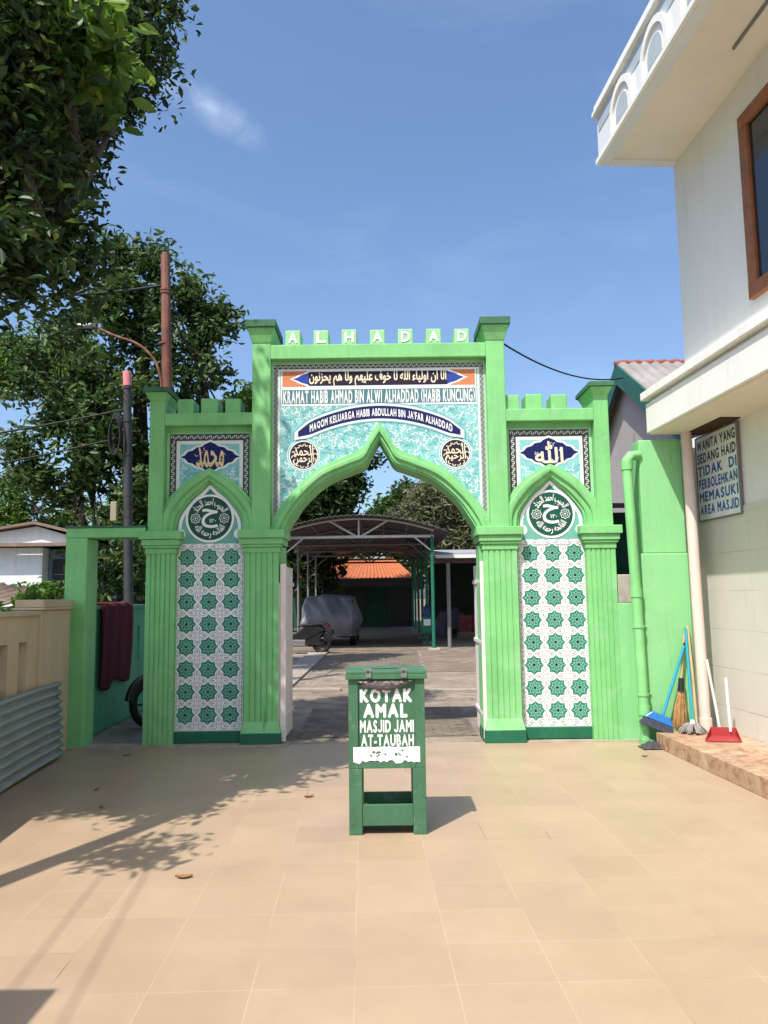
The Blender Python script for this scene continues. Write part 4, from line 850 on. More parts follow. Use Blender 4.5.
for sx in (-1, 1):
    a, b = sorted((sx * (hx - .008), sx * (hx - .032))); MB().box(a, b, y0 + .071, y1 - .071, .06, .185).build('rail', BOXGRN, db, bevel=.003)
MB().box(-hx + .034, hx - .034, y0 + .032, y1 - .032, .10, .118).build('shelf', BOXGRN, db)
m = MB(); m.box(-hx - .018, hx + .018, y0 - .022, y1 + .02, .978, 1.008); m.box(-hx - .014, hx + .014, y0 - .016, y1 + .016, 1.0085, 1.030); ld = m.build('lid', BOXGRN, db, bevel=.004)
m = MB(); m.box(-.10, .10, 5.27, 5.285, 1.0305, 1.0325); m.build('slot', BLACK, ld)
for x in (-.115, .115):
    m = MB(); m.box(x - .035, x + .035, y0 - .0, y0 + .03, 1.0305, 1.042); m.tube([(x - .012, y0 - .024, 1.015), (x - .012, y0 - .024, 1.04), (x + .012, y0 - .024, 1.04), (x + .012, y0 - .024, 1.015)], .005, 6); m.box(x - .018, x + .018, y0 - .036, y0 - .0235, .990, 1.016); m.build('hasp', DKMETAL, ld)
fy = y0 + .0135
wl = -.012
cb = [o for o in db.children if o.name.startswith('cabinet')][0]
def doff(x, z): return (x, z)
lettering('lettering', 'KOTAK', WHITEP, cb, -.168, .162, .832, .908, fy, 0.09)
lettering('lettering', 'AMAL', WHITEP, cb, -.135 + wl, .142 + wl, .735, .813, fy, 0.085)
lettering('lettering', 'MASJID JAMI', WHITEP, cb, -.172, .174, .638, .712, fy, 0.055)
lettering('lettering', 'AT-TAUBAH', WHITEP, cb, -.165, .172, .552, .620, fy, 0.055)
g = random.Random(3)
top = [(.212 - .43 * i / 22, .548 + g.uniform(-.003, .003)) for i in range(23)]; bot = [(-.218 + .43 * i / 22, .452 + g.uniform(-.012, .014)) for i in range(23)]
m = MB(); m.flat(top + bot, y0 - .0015, 0)
for k in range(16):
    cx, cz = (-.06 + g.gauss(0, .035), .50 + g.gauss(0, .014)) if k < 9 else (.075 + g.gauss(0, .025), .508 + g.gauss(0, .012)); n = 6
    m.flat([(cx + g.uniform(.004, .013) * math.cos(2 * PI * i / n), cz + g.uniform(.003, .009) * math.sin(2 * PI * i / n)) for i in range(n)], y0 - .0028 - k * .00005, 1)
m.build('peeled_patch', [PAPER, BOXGRN], cb)
m = MB(); n = 22; vs = []
for i in range(n + 1):
    u = i / n; x = -.185 + .345 * u; dp = .07 * math.sin(PI * u) ** .7 * (1 - .25 * u) + g.uniform(0, .012)
    for k in range(5):
        v = k / 4; vs.append((x + .012 * math.sin(k * 2 + i), y0 - .004 - .012 * math.sin(PI * v) - g.uniform(0, .006), .972 - dp * v))
m.add(vs, [(i * 5 + k, (i + 1) * 5 + k, (i + 1) * 5 + k + 1, i * 5 + k + 1) for i in range(n) for k in range(4)])
m.build('torn_plastic', PLASTIC, db)

# ============================================================ CLEANING TOOLS on the ledge
bb = thing('push_broom', 'blue plastic broom with a teal handle leaning on the green pier', 'broom', (2.72, 7.85, .15))
HM = Matrix.Translation((2.715, 7.86, .27)) @ Matrix.Rotation(R_(22), 4, 'Y') @ Matrix.Rotation(R_(-12), 4, 'Z')
m = MB(); m.frust((-.15, .15, -.05, .05, -.03), (-.09, .09, -.035, .035, .05)); m.v = [tuple(HM @ Vector(v)) for v in m.v]; m.build('head', BLUEP, bb, bevel=.012)
m = MB(); m.frust((-.165, .165, -.06, .06, -.105), (-.145, .145, -.045, .045, -.031)); m.v = [tuple(HM @ Vector(v)) for v in m.v]; m.build('bristles', BRISTLE, bb, bevel=.006)
m = MB(); m.tube([(2.755, 7.86, .31), (3.035, 7.93, .99)], .0155, 10); m.build('handle', TEALH, bb)
m = MB(); m.tube([(3.033, 7.929, .985), (3.042, 7.932, 1.008)], .017, 10); m.build('grip', BLACKP, bb)
gb = thing('straw_broom', 'straw broom with a dark binding upright behind the mop', 'broom', (2.95, 7.9, .15))
m = MB(); g = random.Random(9)
for k in range(90):
    a, r = g.uniform(0, 2 * PI), g.uniform(0, 1) ** .5; e = Vector((2.93 + .075 * r * math.cos(a), 7.9 + .045 * r * math.sin(a), .16 + g.uniform(0, .04))); s_ = Vector((2.975 + .02 * r * math.cos(a), 7.93 + .015 * r * math.sin(a), .56)); m.tube([s_, (s_ + e) / 2 + Vector((.01 * math.cos(a), 0, 0)), e], [.006, .007, .004], 4)
m.build('bristles', STRAW, gb)
m = MB(); m.tube([(2.972, 7.928, .53), (2.985, 7.935, .66)], [.034, .026], 10); m.build('binding', BLACKP, gb)
m = MB(); m.tube([(2.985, 7.935, .65), (3.05, 7.96, 1.09)], .013, 8); m.build('handle', BAMBOO, gb)
mp_ = thing('mop', 'grey string mop with a teal handle standing on the ledge', 'mop', (3.0, 7.75, .15))
m = MB(); g = random.Random(4)
for k in range(130):
    a = g.uniform(0, 2 * PI); r = g.uniform(.04, .15); m.tube([(2.99, 7.72, .235), (2.99 + .5 * r * math.cos(a), 7.72 + .4 * r * math.sin(a), .225 + g.uniform(-.01, .02)), (2.99 + r * math.cos(a), 7.72 + .75 * r * math.sin(a), .158 + g.uniform(0, .02))], [.007, .009, .006], 4)
m.build('strings', MOPG, mp_)
m = MB(); m.tube([(2.99, 7.72, .22), (2.992, 7.723, .28)], [.03, .02], 10); m.build('socket', STICKW, mp_)
m = MB(); m.tube([(2.992, 7.723, .27), (3.06, 7.94, 1.16)], .0135, 10); m.build('handle', TEALH, mp_)
st = MB(); st.tube([(3.065, 7.80, .152), (3.075, 7.87, .7), (3.085, 7.955, 1.18)], .014, 9)
tag(st.build('bamboo_stick', BAMBOO, smooth=True), 'pale bamboo stick leaning between the teal mop handle and the cream pipe', 'stick')
st = MB(); st.tube([(3.22, 7.62, .152), (3.165, 7.72, .86)], .013, 9); st.tube([(3.22, 7.62, .152), (3.218, 7.624, .20)], .017, 9)
tag(st.build('broom_stick', LEAFW, smooth=True), 'pale stick with no head leaning on the mosque wall right of the pipe', 'stick')
dp = thing('dustpan', 'red plastic dustpan with a tall white handle lying on the tiled ledge', 'dustpan', (3.17, 7.35, .15))
m = MB(); m.prism([(2.93, 7.28), (3.24, 7.22), (3.32, 7.50), (3.10, 7.56)], .152, .162, 'z')
def wallseg(p, q, h0, h1): m.add([(p[0], p[1], .163), (q[0], q[1], .163), (q[0], q[1], .163 + h1), (p[0], p[1], .163 + h0), (p[0] + .008, p[1] + .008, .163), (q[0] + .008, q[1] + .008, .163), (q[0] + .008, q[1] + .008, .163 + h1), (p[0] + .008, p[1] + .008, .163 + h0)], [(0, 1, 2, 3), (5, 4, 7, 6), (3, 2, 6, 7), (0, 3, 7, 4), (1, 5, 6, 2)])
wallseg((2.93, 7.28), (3.095, 7.55), .012, .075); wallseg((3.095, 7.55), (3.31, 7.495), .075, .075); wallseg((3.23, 7.22), (3.31, 7.495), .012, .075); m.build('pan', DUSTP, dp)
m = MB(); m.tube([(3.265, 7.505, .20), (3.255, 7.52, .70)], .0135, 10); m.build('handle', STICKW, dp)
m = MB(); vs = []; nn = 14; g = random.Random(6)
for i in range(nn + 1):
    for k in range(nn + 1):
        u, v = i / nn - .5, k / nn - .5; r = math.hypot(u, v) * 2; vs.append((2.615 + u * .24, 7.80 + v * .2, .006 + max(0, 1 - r) ** .6 * (.055 + .03 * math.sin(u * 21) * math.cos(v * 17)) + g.uniform(0, .006)))
m.add(vs, [(i * (nn + 1) + k, (i + 1) * (nn + 1) + k, (i + 1) * (nn + 1) + k + 1, i * (nn + 1) + k + 1) for i in range(nn) for k in range(nn)], 0, True)
o = m.build('floor_rag', mat('dark_rag', (0.06, 0.055, 0.06), 0.95, 0.4, 20)); tag(o, 'dark crumpled rag on the floor at the ledge corner', 'rag')

# dry leaves on the floor
for i, (x, y, sz, rz, lb) in enumerate([(-.60, 6.08, .085, .6, 'curled yellow brown leaf on the tiles left of the donation box'), (-1.116, 4.39, .095, .1, 'flat orange leaf alone on the tiles nearest the viewer'), (-2.335, 6.39, .06, 1.2, 'small brown leaf on the tiles near the corrugated sheet'), (-2.1, 5.85, .06, 2.0, 'small dark leaf in the tree shadow on the left'), (-2.55, 7.75, .07, .4, 'brown leaf near the foot of the side doorway'), (2.40, 7.39, .06, .2, 'thin dark leaf on the tiles near the tiled ledge')]):
    m = MB(); vs = []
    for a in range(9):
        u = a / 8 - .5; wd = .26 * math.cos(PI * u) ** .8 if abs(u) < .5 else 0
        for b in (-1, 0, 1): vs.append((u * sz, b * wd * sz, (.003 + abs(b) * .008 + .006 * u * u * 4)))
    vs = [tuple(Matrix.Rotation(rz, 4, 'Z') @ Vector(v)) for v in vs]
    m.add(vs, [(a * 3 + b, (a + 1) * 3 + b, (a + 1) * 3 + b + 1, a * 3 + b + 1) for a in range(8) for b in range(2)], 0, True)
    o = m.build('fallen_leaf', DRYLEAF); o.location = (x, y, 0.001); tag(o, lb, 'leaf', 'dry leaves on the forecourt tiles')

# ============================================================ COURTYARD: carport, canopy, car, motorbikes, far house
cp = thing('carport', 'long dark carport with an arched sheet roof on steel posts behind the gate', 'carport', (-.75, 22.5, 0))
CX, HW, Z0, ZA = -.75, 2.2, 3.30, 3.84
def az(x): return Z0 + .06 + (ZA - Z0) * (1 - ((x - CX) / (HW + .45)) ** 2)
m = MB(); n = 90; vs = []
for i in range(n + 1):
    x = CX - HW - .45 + 2 * (HW + .45) * i / n; c = .02 * math.sin(i * 2 * PI / 3)
    vs += [(x, 22.0, az(x) + c), (x, 39.0, az(x) + c)]
m.add(vs, [(2 * i, 2 * i + 2, 2 * i + 3, 2 * i + 1) for i in range(n)], 0, True); o = m.build('roof', CANOPY, cp); o.modifiers.new('thick', 'SOLIDIFY').thickness = .02
for k, y in enumerate((22.5, 25.8, 29.1, 32.4, 35.7, 38.8)):
    mt = TRUSSW if k == 0 else DKMETAL
    m = MB(); m.tube([(CX - HW - .1, y, Z0), (CX + HW, y, Z0)], .045, 6)
    m.tube([(CX - HW + 2 * HW * i / 16, y, az(CX - HW + 2 * HW * i / 16) - .06) for i in range(17)], .035, 6)
    for x in ((-.85, 0, .85)): m.tube([(CX + x * .06, y, Z0), (CX + x, y, az(CX + x) - .07)], .032, 6)
    for s in (-1, 1): m.tube([(CX + s * HW, y, Z0 - .5), (CX + s * (HW - .6), y, Z0)], .025, 6)
    m.build('truss', mt, cp)
    for s in (-1, 1):
        m = MB(); m.tube([(CX + s * (HW - .06), y, 0), (CX + s * (HW - .06), y, Z0)], .05 if s > 0 else .04, 8); p = m.build('post', POSTG if s > 0 else DKMETAL, cp)
        m = MB(); m.box(CX + s * (HW - .06) - .17, CX + s * (HW - .06) + .17, y - .15, y + .15, -.01, .06); m.build('post_foot', CONC, p, bevel=.01)
m = MB()
for i in range(7):
    x = CX - HW + 2 * HW * i / 6; m.tube([(x, 22.1, az(x) - .03), (x, 38.9, az(x) - .03)], .025, 5)
m.build('purlin', DKMETAL, cp)
cn = thing('canopy', 'flat grey sheet canopy on thin posts right of the arched carport', 'canopy', (3.2, 25, 0))
m = MB(); m.prism([(23.6, 2.80), (32.5, 3.45), (32.5, 3.50), (23.6, 2.86)], 1.56, 8.6, 'x'); m.build('roof', CANOPYL, cn)
m = MB(); m.box(1.56, 8.6, 23.55, 23.6, 2.70, 2.80); m.build('fascia', TRUSSW, cn)
m = MB(); m.box(1.6, 5.55, 23.7, 23.8, 2.55, 2.69); m.build('beam', mat('canopy_beam_wood', (0.11, 0.06, 0.05), 0.8, 0.3, 5), cn)
for x in (1.95, 5.4): m = MB(); m.tube([(x, 23.75, 0), (x, 23.75, 2.55)], .06, 8); m.build('post', DKMETAL, cn)
ck = thing('collection_box', 'small green collection box on a stand by the carport post', 'donation box', (1.32, 25.0, 0))
m = MB(); m.box(1.16, 1.50, 24.85, 25.2, .38, .90); c_ = m.build('cabinet', POSTG, ck, bevel=.01); m = MB(); m.box(1.22, 1.44, 24.838, 24.849, .62, .82); m.build('label_plate', PAPER, c_)
m = MB(); m.tube([(1.33, 25.0, 0), (1.33, 25.0, .38)], .04, 8); m.box(1.15, 1.50, 24.85, 25.15, 0, .04); m.build('stand', POSTG, ck)
jg = thing('water_jug', 'dark blue water jug standing on the green collection box', 'water jug', (1.33, 25, .9))
m = MB(); m.tube([(1.33, 25.02, .902), (1.33, 25.02, 1.18), (1.33, 25.02, 1.24), (1.33, 25.02, 1.30)], [.12, .12, .06, .035], 12); m.build('bottle', mat('blue_jug', (0.02, 0.05, 0.14), 0.2, 0.1, 5), jg, smooth=True); m = MB(); m.tube([(1.33, 25.02, 1.301), (1.33, 25.02, 1.33)], .04, 10); m.build('lid', BLUEP, jg)

# covered car
car = thing('parked_car', 'dark red car parked in the carport under a grey fabric cover', 'car', (-1.82, 26.6, 0))
prof = [(24.75, .35), (24.7, .75), (24.82, 1.05), (25.1, 1.46), (25.6, 1.53), (27.3, 1.50), (28.0, 1.08), (28.95, .92), (29.05, .4), (28.9, .28), (24.9, .28)]
m = MB(); m.prism(prof, -2.62, -1.02, 'x'); m.build('body', CARRED, car, bevel=.07)
for s, xx in ((1, -1.012), (-1, -2.628)):
    m = MB(); m.prism([(25.7, 1.02), (25.75, 1.42), (27.2, 1.42), (27.75, 1.04)], xx - .006, xx + .006, 'x'); m.build('window', GLASS, car)
for s in (-1.06, -2.58):
    for y in (25.5, 28.1):
        m = MB(); m.tube([(s - .1, y, .31), (s + .1, y, .31)], .31, 24); wq = m.build('wheel', BLACK, car); m = MB(); m.tube([(s - .106, y, .31), (s + .106, y, .31)], .18, 18); m.build('rim', CHROME, wq)
m = MB(); m.box(-1.02, -.86, 27.45, 27.55, 1.0, 1.14); m.build('side_mirror', CARRED, car, bevel=.03)
def cover():
    bm = bmesh.new(); bmesh.ops.create_cube(bm, size=2); bmesh.ops.subdivide_edges(bm, edges=bm.edges[:], cuts=26, use_grid_fill=True)
    for v in bm.verts:
        p = v.co.copy(); q = p.normalized() * max(abs(p.x), abs(p.y), abs(p.z)) ; q = p.lerp(q * 1.18, .30); z = (q.z + 1) / 2; zz = max(0, min(1.05, z))
        wd = .93 - .14 * max(0, zz - .45) / .55; yr = 24.58 + .62 * max(0, zz - .35) ** 1.2
        yf = 27.9 - .9 * max(0, zz - .5); u = (q.y + 1) / 2; y = yr + (yf - yr) * u; x = -1.82 + q.x * wd; zc = .27 + 1.34 * zz - .14 * max(0, u - .75) * 4 * zz
        f = .09 * math.sin(x * 9 + z * 3 + math.sin(y * 3)) * (1 - zz) + .07 * math.sin(y * 8 + z * 5 + math.sin(x * 4)) * (1.1 - zz) + .025 * math.sin(x * 17 + y * 13 + z * 4)
        x += f * (1 if abs(q.x) > .6 else .3); y += (.8 * f + .05 * math.sin(x * 8 + z * 1.2 + math.sin(z * 4))) * (1 if q.y < -.6 else 0); zc += .02 * math.sin(x * 8 + y * 5) * zz
        if z < .03: zc += .05 * math.sin(x * 11 + y * 6)
        v.co = (x, y, zc)
    low = [f for f in bm.faces if all(v.co.z < .33 for v in f.verts)]; bmesh.ops.delete(bm, geom=low, context='FACES')
    me = bpy.data.meshes.new('car_cover'); bm.to_mesh(me); bm.free()
    for p in me.polygons: p.use_smooth = True
    me.materials.append(COVER); o = bpy.data.objects.new('car_cover', me); COL.objects.link(o)
    tag(o, 'loose grey fabric cover draped over the parked car', 'car cover')
cover()

# motorcycles
def motorcycle(label):
    t = thing('motorcycle', label, 'motorcycle', (0, 0, 0), group='motorcycles parked around the gate'); B = lambda m, n, mt, p=t, bv=0, sm=False: m.build(n, mt, p, local=True, bevel=bv, smooth=sm)
    for x in (-.61, .62):
        m = MB(); m.tube([(x + .235 * math.cos(a), 0, .285 + .235 * math.sin(a)) for a in [2 * PI * i / 28 for i in range(29)]], .048, 8, caps=False); wq = B(m, 'wheel', BLACK)
        m = MB(); m.tube([(x + .19 * math.cos(a), 0, .285 + .19 * math.sin(a)) for a in [2 * PI * i / 24 for i in range(25)]], .014, 6, caps=False)
        for k in range(5): a = 2 * PI * k / 5; m.tube([(x, 0, .285), (x + .19 * math.cos(a), 0, .285 + .19 * math.sin(a))], .013, 5)
        m.tube([(x, -.06, .285), (x, .06, .285)], .05, 12); B(m, 'rim', BLACKP, wq)
    m = MB(); m.prism([(-.75, .66), (-.55, .80), (-.15, .76), (.10, .58), (.30, .52), (.42, .86), (.52, .84), (.46, .45), (.30, .34), (-.15, .36), (-.45, .52)], -.11, .11, 'y'); B(m, 'body', BLACKP, bv=.035)
    m = MB(); m.prism([(-.66, .22), (-.05, .26), (.05, .40), (-.2, .50), (-.5, .62), (-.72, .62), (-.58, .45), (-.60, .34)], -.085, .085, 'y'); B(m, 'swing_arm', BLACKP, bv=.02)
    m = MB(); m.prism([(-.78, .84), (-.62, .87), (-.25, .83), (.02, .79), (.06, .74), (-.2, .755), (-.6, .79), (-.78, .79)], -.13, .13, 'y'); B(m, 'seat', BLACK, bv=.03)
    m = MB(); m.box(-.18, .2, -.13, .13, .2, .40); m.tube([(-.1, 0, .32), (.25, 0, .30)], .10, 10); B(m, 'engine', DKMETAL, bv=.03)
    m = MB()
    for s in (-.075, .075): m.tube([(.62, s, .285), (.46, s, .78), (.42, s * .6, .92)], .022, 8)
    B(m, 'fork', DKMETAL)
    m = MB(); m.tube([(.34, -.33, 1.0), (.40, -.16, 1.03), (.42, 0, .98), (.40, .16, 1.03), (.34, .33, 1.0)], .016, 8); hb = B(m, 'handlebar', DKMETAL)
    for s in (-1, 1):
        m = MB(); m.tube([(.34, s * .34, 1.0), (.33, s * .22, 1.01)], .022, 8); B(m, 'grip', BLACK, hb)
        m = MB(); m.tube([(.39, s * .19, 1.03), (.36, s * .25, 1.19)], .007, 6); m.tube([(.365, s * .25, 1.19), (.35, s * .25, 1.195)], .055, 12); B(m, 'mirror', BLACKP, hb)
    m = MB(); m.tube([(.40, 0, .90), (.50, 0, .90), (.54, 0, .90)], [.09, .085, .05], 14); B(m, 'headlight', CHROME)
    m = MB(); m.tube([(.62 + .30 * math.cos(a), 0, .285 + .30 * math.sin(a)) for a in [.2 + 2.0 * i / 10 for i in range(11)]], .05, 6); B(m, 'mudguard', BLACKP)
    m = MB(); m.tube([(-.61 + .31 * math.cos(a), 0, .285 + .31 * math.sin(a)) for a in [.9 + 2.0 * i / 10 for i in range(11)]], .055, 6); B(m, 'mudguard', BLACKP)
    m = MB(); m.tube([(.1, -.14, .22), (-.3, -.16, .25), (-.5, -.17, .32), (-.85, -.17, .42)], [.025, .03, .055, .05], 10); B(m, 'exhaust', CHROME)
    m = MB(); m.box(-.86, -.78, -.07, .07, .74, .82); B(m, 'tail_light', REDL, bv=.02)
    m = MB(); m.box(-.95, -.93, -.10, .10, .52, .66); B(m, 'number_plate', BLACKP)
    return t
mc = motorcycle('dark motorcycle parked beside the covered car in the carport'); mc.location = (-2.38, 21.9, 0); mc.rotation_euler = (R_(-6), 0, R_(168))
m2_ = copy_tree(mc); m2_['label'] = 'dark motorcycle tucked behind the left gate pillar at the doorway'; m2_.location = (-2.50, 9.95, 0); m2_.rotation_euler = (R_(6), 0, R_(-122))

# far house, back wall, clutter
fh = thing('tiled_house', 'low house with a sunlit orange tiled roof at the back of the courtyard', 'house', (-.6, 44, 0))
m = MB(); m.box(-5.5, 1.5, 41.5, 48, 0, 2.9); m.build('wall', mat('shade_darkened_green', (0.02, 0.075, 0.04), 0.8, 0.3, 2), fh)  # wall green darkened to carry the deep shade under the roof
m = MB(); vs = []; nx, ny = 70, 14
for j in range(ny + 1):
    for i in range(nx + 1):
        x = -6 + 7.6 * i / nx; u = j / ny; x = -.9 + (x + .9) * (1 - .45 * u); vs.append((x, 39.3 + 5.0 * u, 2.42 + 1.35 * u + .03 * math.cos(i * PI) + .035 * (1 - (u * ny * 1.0) % 1)))
m.add(vs, [(j * (nx + 1) + i, j * (nx + 1) + i + 1, (j + 1) * (nx + 1) + i + 1, (j + 1) * (nx + 1) + i) for j in range(ny) for i in range(nx)]); m.build('roof', ORROOF, fh)
m = MB(); m.box(-6, 1.9, 39.1, 39.25, 2.12, 2.52); m.build('fascia', CANOPY, fh)
for x in (-2.4, 0.1): m = MB(); m.box(x, x + 1.3, 41.46, 41.5, 0.0, 2.0); m.build('door', BLACKP, fh)
bwk = MB(); bwk.box(1.9, 9, 31.6, 31.8, 0, 2.9); tag(bwk.build('back_wall', mat('shade_darkened_wall', (0.02, 0.035, 0.02), 0.9, 0.4, 2)), 'dark green back wall of the courtyard behind the grey canopy', 'wall')  # wall colour darkened to deepen the shade under the canopy
cr = thing('brick_stack', 'stack of old red bricks under the grey canopy', 'bricks', (3.35, 29, 0)); g = random.Random(2)
m = MB()
for k in range(6):
    for i in range(5): o_ = g.uniform(-.015, .015); m.box(2.75 + i * .23 + o_, 2.965 + i * .23 + o_, 28.6 + g.uniform(-.02, .02), 29.3, .25 + k * .10, .342 + k * .10)
m.build('bricks', RIDGE, cr, bevel=.006); m = MB(); m.box(2.7, 3.95, 28.55, 29.35, 0, .245); m.build('pallet', BROWNR, cr)
bk = thing('bucket', 'small pale bucket on the ground beside the brick stack', 'bucket', (2.2, 31, 0)); m = MB(); m.tube([(2.35, 31, 0), (2.35, 31, .34)], [.13, .17], 14); m.build('pail', CONC, bk, smooth=True); m = MB(); m.tube([(2.35 + .17 * math.cos(a), 31, .34 + .12 * math.sin(a)) for a in [PI * i / 10 for i in range(11)]], .01, 5); m.build('handle', DKMETAL, bk)
tr = MB(); g = random.Random(8); vs = []
for i in range(17):
    for k in range(17): u, v = i / 8 - 1, k / 8 - 1; vs.append((2.6 + u * .8, 30.3 + v * .6, max(0, 1 - u * u * .9 - v * v * .9) ** .5 * 1.05 * (1 + .12 * math.sin(u * 9) * math.cos(v * 7)) - .01))
tr.add(vs, [(i * 17 + k, (i + 1) * 17 + k, (i + 1) * 17 + k + 1, i * 17 + k + 1) for i in range(16) for k in range(16)], 0, True)
tag(tr.build('tarpaulin_heap', mat('tarp_grey', (0.12, 0.12, 0.14), 0.6, 0.4, 5)), 'dark grey tarpaulin heap behind the bricks', 'tarpaulin')

# ============================================================ TREES
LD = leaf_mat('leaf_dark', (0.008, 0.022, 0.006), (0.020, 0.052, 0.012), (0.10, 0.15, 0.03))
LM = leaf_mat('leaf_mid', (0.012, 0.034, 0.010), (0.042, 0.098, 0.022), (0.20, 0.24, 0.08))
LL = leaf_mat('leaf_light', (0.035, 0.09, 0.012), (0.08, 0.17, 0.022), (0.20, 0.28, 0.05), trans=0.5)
LG = leaf_mat('leaf_grey', (0.08, 0.10, 0.045), (0.18, 0.19, 0.10), (0.34, 0.33, 0.20))
# the near tree on the left, trunk beyond the wall, crown over the forecourt
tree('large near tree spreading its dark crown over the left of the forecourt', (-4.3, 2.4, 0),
     ([(-4.3, 2.4, 0), (-4.25, 2.45, 1.2), (-4.1, 2.6, 2.3), (-4.3, 3.4, 4.2), (-4.4, 4.4, 6.2)], [.24, .20, .18, .15, .08]),
     [([(-4.1, 2.6, 2.3), (-3.25, 2.6, 3.0), (-2.5, 4.25, 3.35), (-2.42, 5.0, 3.9), (-2.35, 5.7, 4.7), (-2.4, 6.4, 5.6)], [.12, .095, .07, .06, .05, .02]),
      ([(-2.5, 4.25, 3.35), (-2.75, 5.5, 4.2), (-2.9, 6.4, 5.2), (-2.8, 7.3, 6.2)], [.045, .04, .03, .012]),
      ([(-4.3, 3.4, 4.2), (-3.7, 5.0, 6.0), (-3.1, 6.8, 7.6)], [.09, .07, .03])],
     [((-3.55, 7.4, 6.25), (.75, .7, .8), 1.4), ((-3.1, 7.6, 7.2), (.75, .6, .9), 1.5), ((-3.95, 6.9, 5.0), (.5, .6, .7), .8), ((-2.7, 7.7, 7.9), (.5, .6, .6), .7), ((-3.3, 6.8, 6.6), (.6, .6, .9), 1.1), ((-3.3, 6.0, 4.6), (.35, .5, .5), .6), ((-2.85, 5.3, 4.35), (.25, .35, .4), .5), ((-2.32, 4.7, 3.75), (.14, .2, .3), .25), ((-2.5, 4.9, 4.5), (.25, .25, .35), .4), ((-2.75, 5.2, 5.0), (.3, .4, .5), .6), ((-2.5, 4.7, 5.2), (.3, .4, .5), .6),
      ((-3.8, 6.1, 8.2), (.85, .7, .9), 1.6), ((-4.1, 5.45, 7.2), (1.0, .7, .9), 2.4), ((-4.5, 4.8, 6.2), (1.1, .7, .8), 2.4), ((-4.2, 4.2, 5.6), (1.0, .7, .7), 2.0), ((-3.6, 4.7, 5.2), (.55, .6, .5), 1.0), ((-3.55, 5.6, 7.4), (.5, .6, .8), 1.0), ((-5.3, 4.6, 7.0), (.9, 1.0, 1.2), 1.2), ((-4.6, 3.4, 5.6), (.8, .7, .7), .7), ((-2.55, 5.9, 6.0), (.35, .4, .4), .4), ((-4.2, 3.7, 4.7), (.7, .5, .5), .7), ((-3.55, 4.0, 4.5), (.5, .4, .4), 1.0), ((-3.15, 4.5, 5.1), (.3, .35, .35), .5), ((-2.72, 4.1, 3.15), (.2, .26, .15), .3), ((-2.62, 3.1, 3.15), (.13, .17, .06), .08), ((-2.45, 5.5, 4.0), (.2, .3, .3), .4)],
     100000, .097, LD, 21, clump=.28, per=80, name='tree')
NT = [o for o in COL.objects if o.name == 'tree'][0]
foliage('backlight_tinted_leaves', [((-2.3, 4.95, 5.45), (.2, .25, .15), 1), ((-2.05, 5.05, 5.5), (.16, .25, .12), .8), ((-2.5, 5.0, 5.6), (.2, .25, .2), .8), ((-1.98, 5.2, 5.15), (.1, .2, .08), .25), ((-2.4, 4.9, 5.9), (.3, .3, .2), .8)], 1500, .13, LL, NT, 77, .2, 30, .35, .45)  # lighter leaf colour stands in for sun shining through this part of the crown
# the big tree behind the doorway
tree('big dark leafy tree standing behind the doorway and the poles', (-5.0, 15.5, 0),
     ([(-5.0, 15.5, 0), (-5.1, 15.5, 2), (-5.0, 15.6, 4), (-5.1, 15.8, 6.5)], [.30, .26, .2, .1]),
     [([(-5.0, 15.6, 4), (-6.4, 15.5, 5.4)], [.12, .05]), ([(-5.0, 15.6, 4), (-3.8, 15.6, 6.5)], [.12, .05])],
     [((-5.5, 15.4, 8.5), (.5, .5, .5), .6), ((-5.3, 15.4, 7.4), (.9, 1, .9), 1.3), ((-4.75, 15.4, 8.5), (.3, .35, .5), .3), ((-3.95, 15.4, 7.9), (.35, .4, .5), .4), ((-3.45, 15.4, 7.1), (.38, .4, .4), .35), ((-4.1, 15.4, 6.9), (.55, .7, .7), .7), ((-6.6, 15.2, 6.1), (1.3, 1.1, 1.2), 1.7), ((-5.0, 15.2, 5.4), (1.2, 1.0, 1.3), 1.8), ((-3.6, 15.4, 6.1), (.5, .8, .5), .35), ((-6.4, 14.9, 4.4), (1.3, 1, 1.1), 1.5), ((-4.6, 15.0, 3.4), (1.2, .9, 1.2), 1.7), ((-5.6, 15.0, 2.6), (1.2, .9, .9), 1.0), ((-3.4, 15.2, 4.4), (.9, .9, 1.2), 1.1), ((-4.3, 15.6, 1.2), (1.2, .9, 1.0), .9)],
     31000, .15, LM, 22, group='trees behind the gate', clump=.34, per=105)
tree('bright green young tree showing above the left tower battlements', (-2.9, 17.5, 0),
     ([(-2.9, 17.5, 0), (-2.9, 17.5, 2.5), (-2.9, 17.5, 4.8)], [.14, .12, .05]), [],
     [((-3.0, 17.4, 5.7), (.9, .8, .8), 1.2), ((-2.3, 17.5, 5.9), (.55, .6, .7), .7), ((-3.2, 17.2, 4.5), (.9, .7, .8), 1), ((-2.4, 17.4, 4.6), (.6, .6, .7), .6)], 8000, .17, LL, 23, group='trees behind the gate', clump=.32)
tree('feathery pale green tree far left beyond the white hut', (-11.8, 24, 0),
     ([(-11.8, 24, 0), (-11.8, 24, 3), (-11.7, 24, 5.4)], [.18, .14, .04]), [],
     [((-11.7, 24, 4.6), (.7, .6, 1.2), 1), ((-12.6, 24, 3.6), (1.1, .8, .8), 1), ((-10.6, 24, 3.6), (1.1, .8, .8), 1), ((-9.0, 24.5, 3.8), (1.4, 1, 1.2), 1.1)], 9000, .20, LL, 24, group='trees behind the gate', clump=.35, droop=-.3, narrow=.25)
